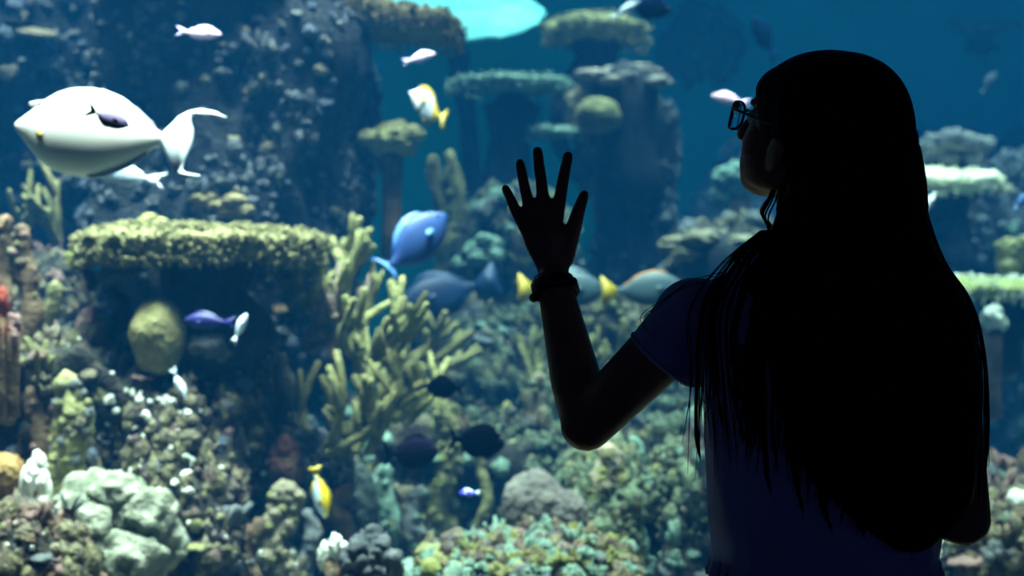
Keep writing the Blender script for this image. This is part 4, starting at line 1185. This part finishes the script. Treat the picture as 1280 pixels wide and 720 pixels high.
def shirt_post(me):
    bm = bmesh.new(); bm.from_mesh(me)
    for v in bm.verts:                                     # hanging folds
        p = v.co
        f = noise.noise(Vector((p.x * 17 + p.z * 2.0, p.y * 17, p.z * 2.4)))
        g = noise.noise(Vector((p.x * 38 - p.z * 3, p.y * 38, p.z * 4.0 + 5)))
        nrm = Vector((p.x - PX.x, p.y - PX.y, 0)).normalized()
        v.co += nrm * (0.010 * f + 0.0035 * g) * min(1.0, max(0.15, (1.24 - p.z) / 0.2))
        if zhem < p.z < zhem + 0.03: v.co += nrm * 0.004 * math.sin(math.atan2(nrm.y, nrm.x) * 60)
    kill = []
    for f in bm.faces:
        c = f.calc_center_median(); n_ = f.normal
        if c.z < zhem + 0.006 and n_.z < -0.4: kill.append(f)
        elif (c - sl_l1).dot(dl) > 0.002 and (c - sl_l1).length < 0.10: kill.append(f)
        elif (c - sl_r1).dot(dr) > 0.002 and (c - sl_r1).length < 0.09: kill.append(f)
    bmesh.ops.delete(bm, geom=kill, context='FACES')
    bm.to_mesh(me); bm.free()
so_ = solid('t_shirt', shirt, M_SHIRT, 0.006, 4, post=shirt_post)
so_['label'] = 'loose blue-grey short-sleeved top'
md = so_.modifiers.new('cloth', 'SOLIDIFY'); md.thickness = 0.002; md.offset = -1
# rolled hem of the raised sleeve
mb = MB()
ax = dl; u = ax.orthogonal().normalized(); w2 = ax.cross(u)
ring = [sl_l1 - PX + dl * -0.004 + (u * math.cos(2 * PI * k / 36) + w2 * math.sin(2 * PI * k / 36)) * 0.0605 for k in range(37)]
mb.tube(ring, 0.0028, 6)
mb.build('sleeve_hem', M_SHIRT, so_)
# gathered shorts
sh = MB()
sh.loft([(P(1032, 700, 1.90), 0.158, 0.110), (P(1032, 716, 1.90), 0.166, 0.116), (P(1031, 760, 1.90), 0.180, 0.124), (P(1030, 800, 1.90), 0.186, 0.128), (P(1030, 850, 1.90), 0.180, 0.122)], 40)
for s in (-1, 1):
    hip = PX + Vector((s * 0.088, 0, 0.78)); lo = PX + Vector((s * 0.094, 0.008, 0.56))
    sh.tube([hip, hip.lerp(lo, .5), lo], [0.098, 0.100, 0.098], 24)
o = solid('shorts', sh, M_SHORTS, 0.008, 3)
o['label'] = 'dark navy gathered shorts'

# --- hair
ROWS = [  # pixel row, left edge, right edge, centre distance, half depth
    (150, 985, 1136, 1.850, 0.085), (190, 985, 1148, 1.850, 0.085), (230, 978, 1155, 1.850, 0.080), (270, 970, 1158, 1.845, 0.070), (300, 960, 1164, 1.838, 0.062), (330, 945, 1180, 1.826, 0.056),
    (360, 938, 1199, 1.812, 0.052), (400, 950, 1216, 1.802, 0.048), (450, 960, 1225, 1.793, 0.044), (500, 972, 1227, 1.788, 0.042), (550, 988, 1226, 1.786, 0.040), (600, 1012, 1222, 1.786, 0.036), (635, 1045, 1210, 1.788, 0.030), (665, 1085, 1185, 1.790, 0.022), (690, 1122, 1156, 1.792, 0.010)]
hair = MB()
hair.ellipsoid(H(0, -0.028, 0.022), (0.090, 0.100, 0.083), 32, 20, HR)
hair.ellipsoid(H(0.002, 0.018, 0.044), (0.080, 0.064, 0.050), 24, 16, HR)
hair.ellipsoid(P(1082, 168, 1.85), (0.066, 0.085, 0.105), 24, 16)
hair.ellipsoid(P(1046, 132, 1.86), (0.096, 0.095, 0.076), 28, 18)
hair.ellipsoid(P(1034, 126, 1.87), (0.100, 0.088, 0.0715), 32, 20)
hair.loft([(P((l + r_) / 2, y, yc), (r_ - l) / 2 / F * yc, dp) for y, l, r_, yc, dp in ROWS], 40)
def lock(pts, rads, flat=0.6):
    hair.tube(pts, rads, 10, flat)
r = random.Random(5)
# locks over the left shoulder, and the tapering ends along the lower edge
LOCKS = [([(965, 285), (915, 335), (888, 400), (882, 470), (888, 530)], 4.4), ([(975, 290), (935, 340), (915, 420), (920, 510), (938, 600)], 7.2),
         ([(985, 300), (950, 350), (935, 440), (938, 540), (935, 608)], 7.2), ([(990, 320), (955, 400), (950, 500), (960, 600), (975, 650)], 7.7),
         ([(1000, 420), (985, 520), (995, 600), (1010, 668)], 8.2), ([(1030, 450), (1020, 560), (1030, 640), (1046, 680)], 7.7), ([(1070, 470), (1060, 580), (1072, 650), (1088, 690)], 7.7),
         ([(1110, 480), (1110, 600), (1118, 660), (1130, 700)], 8.2), ([(1150, 480), (1150, 600), (1145, 660), (1140, 696)], 7.7), ([(1185, 470), (1190, 560), (1180, 630), (1165, 672)], 6.6),
         ([(1205, 440), (1218, 520), (1216, 590), (1206, 650)], 5.0), ([(984, 230), (978, 265), (962, 300), (935, 332)], 4.4)]
for pts, w_ in LOCKS:
    n = len(pts)
    P3 = []
    for i, (x, y) in enumerate(pts):
        yy = 1.86 if y < 260 else (1.80 if y < 340 else 1.772)
        if x < 900: yy = 1.835
        if x < 960 and 260 < y < 345: yy = 1.822
        P3.append(P(x, y, yy))
    fine = []
    for i in range(n - 1):
        for q in range(4): fine.append(P3[i].lerp(P3[i + 1], q / 4))
    fine.append(P3[-1])
    m_ = len(fine)
    wr_ = M(w_, 1.8)
    lock(fine, [wr_ * (0.55 + 0.45 * math.sin(PI * min(1, 0.15 + i / (m_ - 1) * 0.6))) * (1 if i < m_ * .5 else max(0.12, (m_ - i) / (m_ * .5))) for i in range(m_)])
def hair_post(me):
    for v in me.vertices:
        p = v.co
        a = math.atan2(p.y - 1.88, p.x - P(1060, 300, 1.86).x)
        if p.z > 1.36:
            f = noise.noise(Vector((a * 14, p.z * 2.5, 0)))
        else:
            f = noise.noise(Vector((p.x * 70, p.z * 2.5, 3)))
        d = Vector((p.x - P(1070, 300, 1.86).x, p.y - 1.88, 0)).normalized()
        v.co += d * 0.0035 * f
o = solid('hair', hair, M_HAIR, 0.0048, 3, post=hair_post)
o['label'] = 'long straight black hair down to the waist'
# loose single strands
mb = MB()
def strand(px_pts, Y, rr=0.0007):
    P3 = [P(x, y, Y + dy) - PX for x, y, dy in px_pts]
    fine = []
    n = len(P3)
    for i in range(n - 1):
        p0 = P3[max(i - 1, 0)]; p1 = P3[i]; p2 = P3[i + 1]; p3 = P3[min(i + 2, n - 1)]
        for q in range(5):
            u_ = q / 5
            fine.append(0.5 * (2 * p1 + (p2 - p0) * u_ + (2 * p0 - 5 * p1 + 4 * p2 - p3) * u_ * u_ + (3 * p1 - p0 - 3 * p2 + p3) * u_ ** 3))
    fine.append(P3[-1])
    mb.tube(fine, [rr] * (len(fine) - 3) + [rr * .8, rr * .5, rr * .3], 4)
for i in range(26):                                        # right edge
    o_ = r.uniform(-4, 7)
    strand([(1146 + o_ * .3, 180 + r.uniform(-20, 20), 0), (1156 + o_ * .4, 260, 0), (1178 + o_ * .5, 325, -.02), (1210 + o_ * .6, 375, -.03), (1225 + o_, 440, -.04), (1228 + o_ * 1.3, 520 + r.uniform(-30, 60), -.04), (1226 + o_ * 1.1, 600 + r.uniform(-30, 40), -.04)], 1.85, 0.0006)
for i in range(22):                                        # crown and forehead
    a = r.uniform(0, 1)
    strand([(990 + a * 50, 76 - a * 6 + r.uniform(0, 4), 0), (962 + a * 20, 96 - a * 12 + r.uniform(-4, 8), 0), (943 + r.uniform(0, 8), 125 + r.uniform(-5, 5), .01), (944 + r.uniform(0, 10), 172, .01)], 1.93, 0.0006)
for i in range(20):                                        # curls at the neck
    o_ = r.uniform(-5, 6)
    strand([(972 + o_ * .3, 215, 0), (966 + o_, 245, -.01), (955 + o_, 268 + o_, -.01), (964 + o_, 288, -.02), (950 + o_ * 1.5, 310, -.03), (925 + o_ * 2, 335, -.04)], 1.87, 0.0007)
for i in range(34):                                        # fall over the left shoulder
    o_ = r.gauss(0, 1)
    x1 = 905 + o_ * 12; x2 = 893 + o_ * 16 + r.uniform(-6, 6); x3 = 900 + o_ * 22
    strand([(960 + o_ * 4, 288, 0), (x1 + 18, 325 + abs(o_) * 4, -.02), (x2, 390, -.06), (x2 + 2, 470, -.075), (x3, 540 + r.uniform(-40, 60), -.085)], 1.85, 0.0008)
for i in range(150):                                       # soft lower ends
    f = r.uniform(0, 1)
    x = 925 + f * 270; yb_ = 575 + 120 * (1 - abs(f - 0.78) / 0.78) + r.uniform(-45, 12)
    strand([(x + 6 + (0.5 - f) * -30, 430, 0), (x + 2, 500, -.004), (x + r.uniform(-5, 5), yb_ - 60, -.006), (x + r.uniform(-9, 9), yb_, -.004)], 1.752, r.uniform(0.0007, 0.0013))
for i in range(14):                                        # thin lock outside the shirt edge
    o_ = r.uniform(-3, 3)
    strand([(905 + o_, 345, 0), (876 + o_ * .6, 400, 0), (872 + o_, 480, 0), (871 + o_, 540, 0), (874 + o_ * .6, 572 + o_ * 2, 0)], 1.80, 0.0009)
for i in range(3):
    o_ = i * 3
    strand([(905, 340 + o_, 0), (860, 352 + o_, -.01), (835 - o_, 374, -.02), (812 - o_ * 2, 392 + o_, -.02), (796 + o_ * 4, 400 + o_ * 4, -.02)], 1.86, 0.0006)
o = mb.build('hair_strands', M_HAIR, person)
o['kind'] = 'stuff'

# --- glasses (worn, a thing of its own)
M_FRAME = mat('dark_glasses_frame', (16, 15, 18), (22, 20, 24), 20, 0.35, 0.0, 0.5)
ml = bpy.data.materials.new('spectacle_lens'); ml.use_nodes = True
nt = ml.node_tree; nt.nodes.clear()
out = nt.nodes.new('ShaderNodeOutputMaterial'); mx = nt.nodes.new('ShaderNodeMixShader')
tb = nt.nodes.new('ShaderNodeBsdfTransparent'); tb.inputs[0].default_value = (0.93, 0.96, 0.98, 1)
gb = nt.nodes.new('ShaderNodeBsdfGlossy'); gb.inputs['Roughness'].default_value = 0.03
fz = nt.nodes.new('ShaderNodeFresnel'); fz.inputs['IOR'].default_value = 1.06
nt.links.new(fz.outputs[0], mx.inputs[0]); nt.links.new(tb.outputs[0], mx.inputs[1]); nt.links.new(gb.outputs[0], mx.inputs[2]); nt.links.new(mx.outputs[0], out.inputs[0])
gbase = H(0, 0.112, 0.004)
glasses = thing('eyeglasses', 'dark-rimmed eyeglasses on the turned face', 'glasses', gbase)
def G(x, y, z): return H(x, y, z) - gbase
def lens_outline(s, k=1.0):
    pts = []
    for i in range(28):
        a = 2 * PI * i / 28
        ca, sa = math.cos(a), math.sin(a)
        x = math.copysign(abs(ca) ** 0.65, ca) * 0.0290 * k; z = math.copysign(abs(sa) ** 0.65, sa) * 0.0205 * k
        pts.append((s * 0.039 + x, 0.108 - 5.0 * (abs(s * 0.039 + x)) ** 2, -0.002 + z))
    return pts
for s in (-1, 1):
    lo_ = lens_outline(s)
    fr_ = MB(); fr_.tube([G(*p) for p in lo_ + lo_[:1]], 0.0021, 8); fr_.build('rim', M_FRAME, glasses)
    li = lens_outline(s, 0.97)
    lm = MB(); lm.v = [G(x, y - 0.0008, z) for x, y, z in li] + [G(x, y + 0.0008, z) for x, y, z in li]
    n = len(li); lm.f = [tuple(range(n)), tuple(range(2 * n - 1, n - 1, -1))] + [((i + 1) % n, i, n + i, n + (i + 1) % n) for i in range(n)]
    lm.build('lens', ml, glasses, fix=True)
    tm = MB(); tm.tube([G(s * 0.0675, 0.085, 0.010), G(s * 0.076, 0.080, 0.009), G(s * 0.080, 0.03, 0.004), G(s * 0.080, -0.005, 0.000), G(s * 0.078, -0.022, -0.014)], [0.0026, 0.0026, 0.0022, 0.002, 0.002], 8, 0.6)
    tm.build('temple', M_FRAME, glasses)
bm_ = MB(); bm_.tube([G(-0.011, 0.1075, 0.004), G(0, 0.111, 0.007), G(0.011, 0.1075, 0.004)], 0.002, 8); bm_.build('bridge', M_FRAME, glasses)

# --- wristband
M_BAND = mat('dark_band', (20, 20, 24), (28, 28, 34), 30, 0.6, 0.2, 0.3)
axis = (wr_l - el_l).normalized()
wb = el_l.lerp(wr_l, 0.945)
u1 = Vector((1, 0, 0)); u1 = (u1 - axis * u1.dot(axis)).normalized(); u2 = axis.cross(u1)
tiltax = (axis + u1 * -0.16).normalized()
watch = thing('wristband', 'dark wristband with a clasp on the raised wrist', 'wristband', wb)
def ring_band(rx, ry, hw, off, m, nm, thick=0.004):
    mb = MB(); N = 36
    for k in range(N):
        a = 2 * PI * k / N
        d = u1 * math.cos(a) * rx + u2 * math.sin(a) * ry
        dn = d.normalized()
        sl = axis * (-math.cos(a) * 0.004)
        for (q, e) in ((-hw, 0), (-hw * .8, thick), (hw * .8, thick), (hw, 0), (hw * .8, -thick * .5), (-hw * .8, -thick * .5)):
            mb.v.append(d + dn * e + axis * (q + off) + sl)
    for k in range(N):
        k2 = (k + 1) % N
        for j in range(6):
            j2 = (j + 1) % 6
            mb.f.append((k * 6 + j, k * 6 + j2, k2 * 6 + j2, k2 * 6 + j))
    return mb.build(nm, m, watch, fix=True)
ring_band(0.0330, 0.0320, 0.0115, 0.0, M_BAND, 'strap', 0.0045)
mb = MB(); mb.tube([u2 * 0.036 * -1 + u1 * -0.012, u2 * -0.037, u2 * -0.036 + u1 * 0.012], 0.011, 10, 0.5)
side = 1 if (u2.y < 0) else -1
mb = MB(); fr = Matrix((u1, axis, u2 * side)).transposed()
mb.ellipsoid(u2 * side * 0.036, (0.019, 0.0125, 0.006), 16, 10, fr); mb.build('display_case', mat('band_glass', (8, 8, 12), (12, 12, 16), 10, 0.2, 0, 0.5), watch)
mb = MB(); mb.ellipsoid(u1 * -0.037 + axis * -0.012 + u2 * side * 0.008, (0.008, 0.007, 0.011), 12, 8, fr); mb.build('clasp', M_BAND, watch)
ring_band(0.0305, 0.0300, 0.0018, 0.017, mat('thin_bracelet', (120, 110, 96), (140, 130, 112), 20, 0.4), 'bracelet', 0.0015)
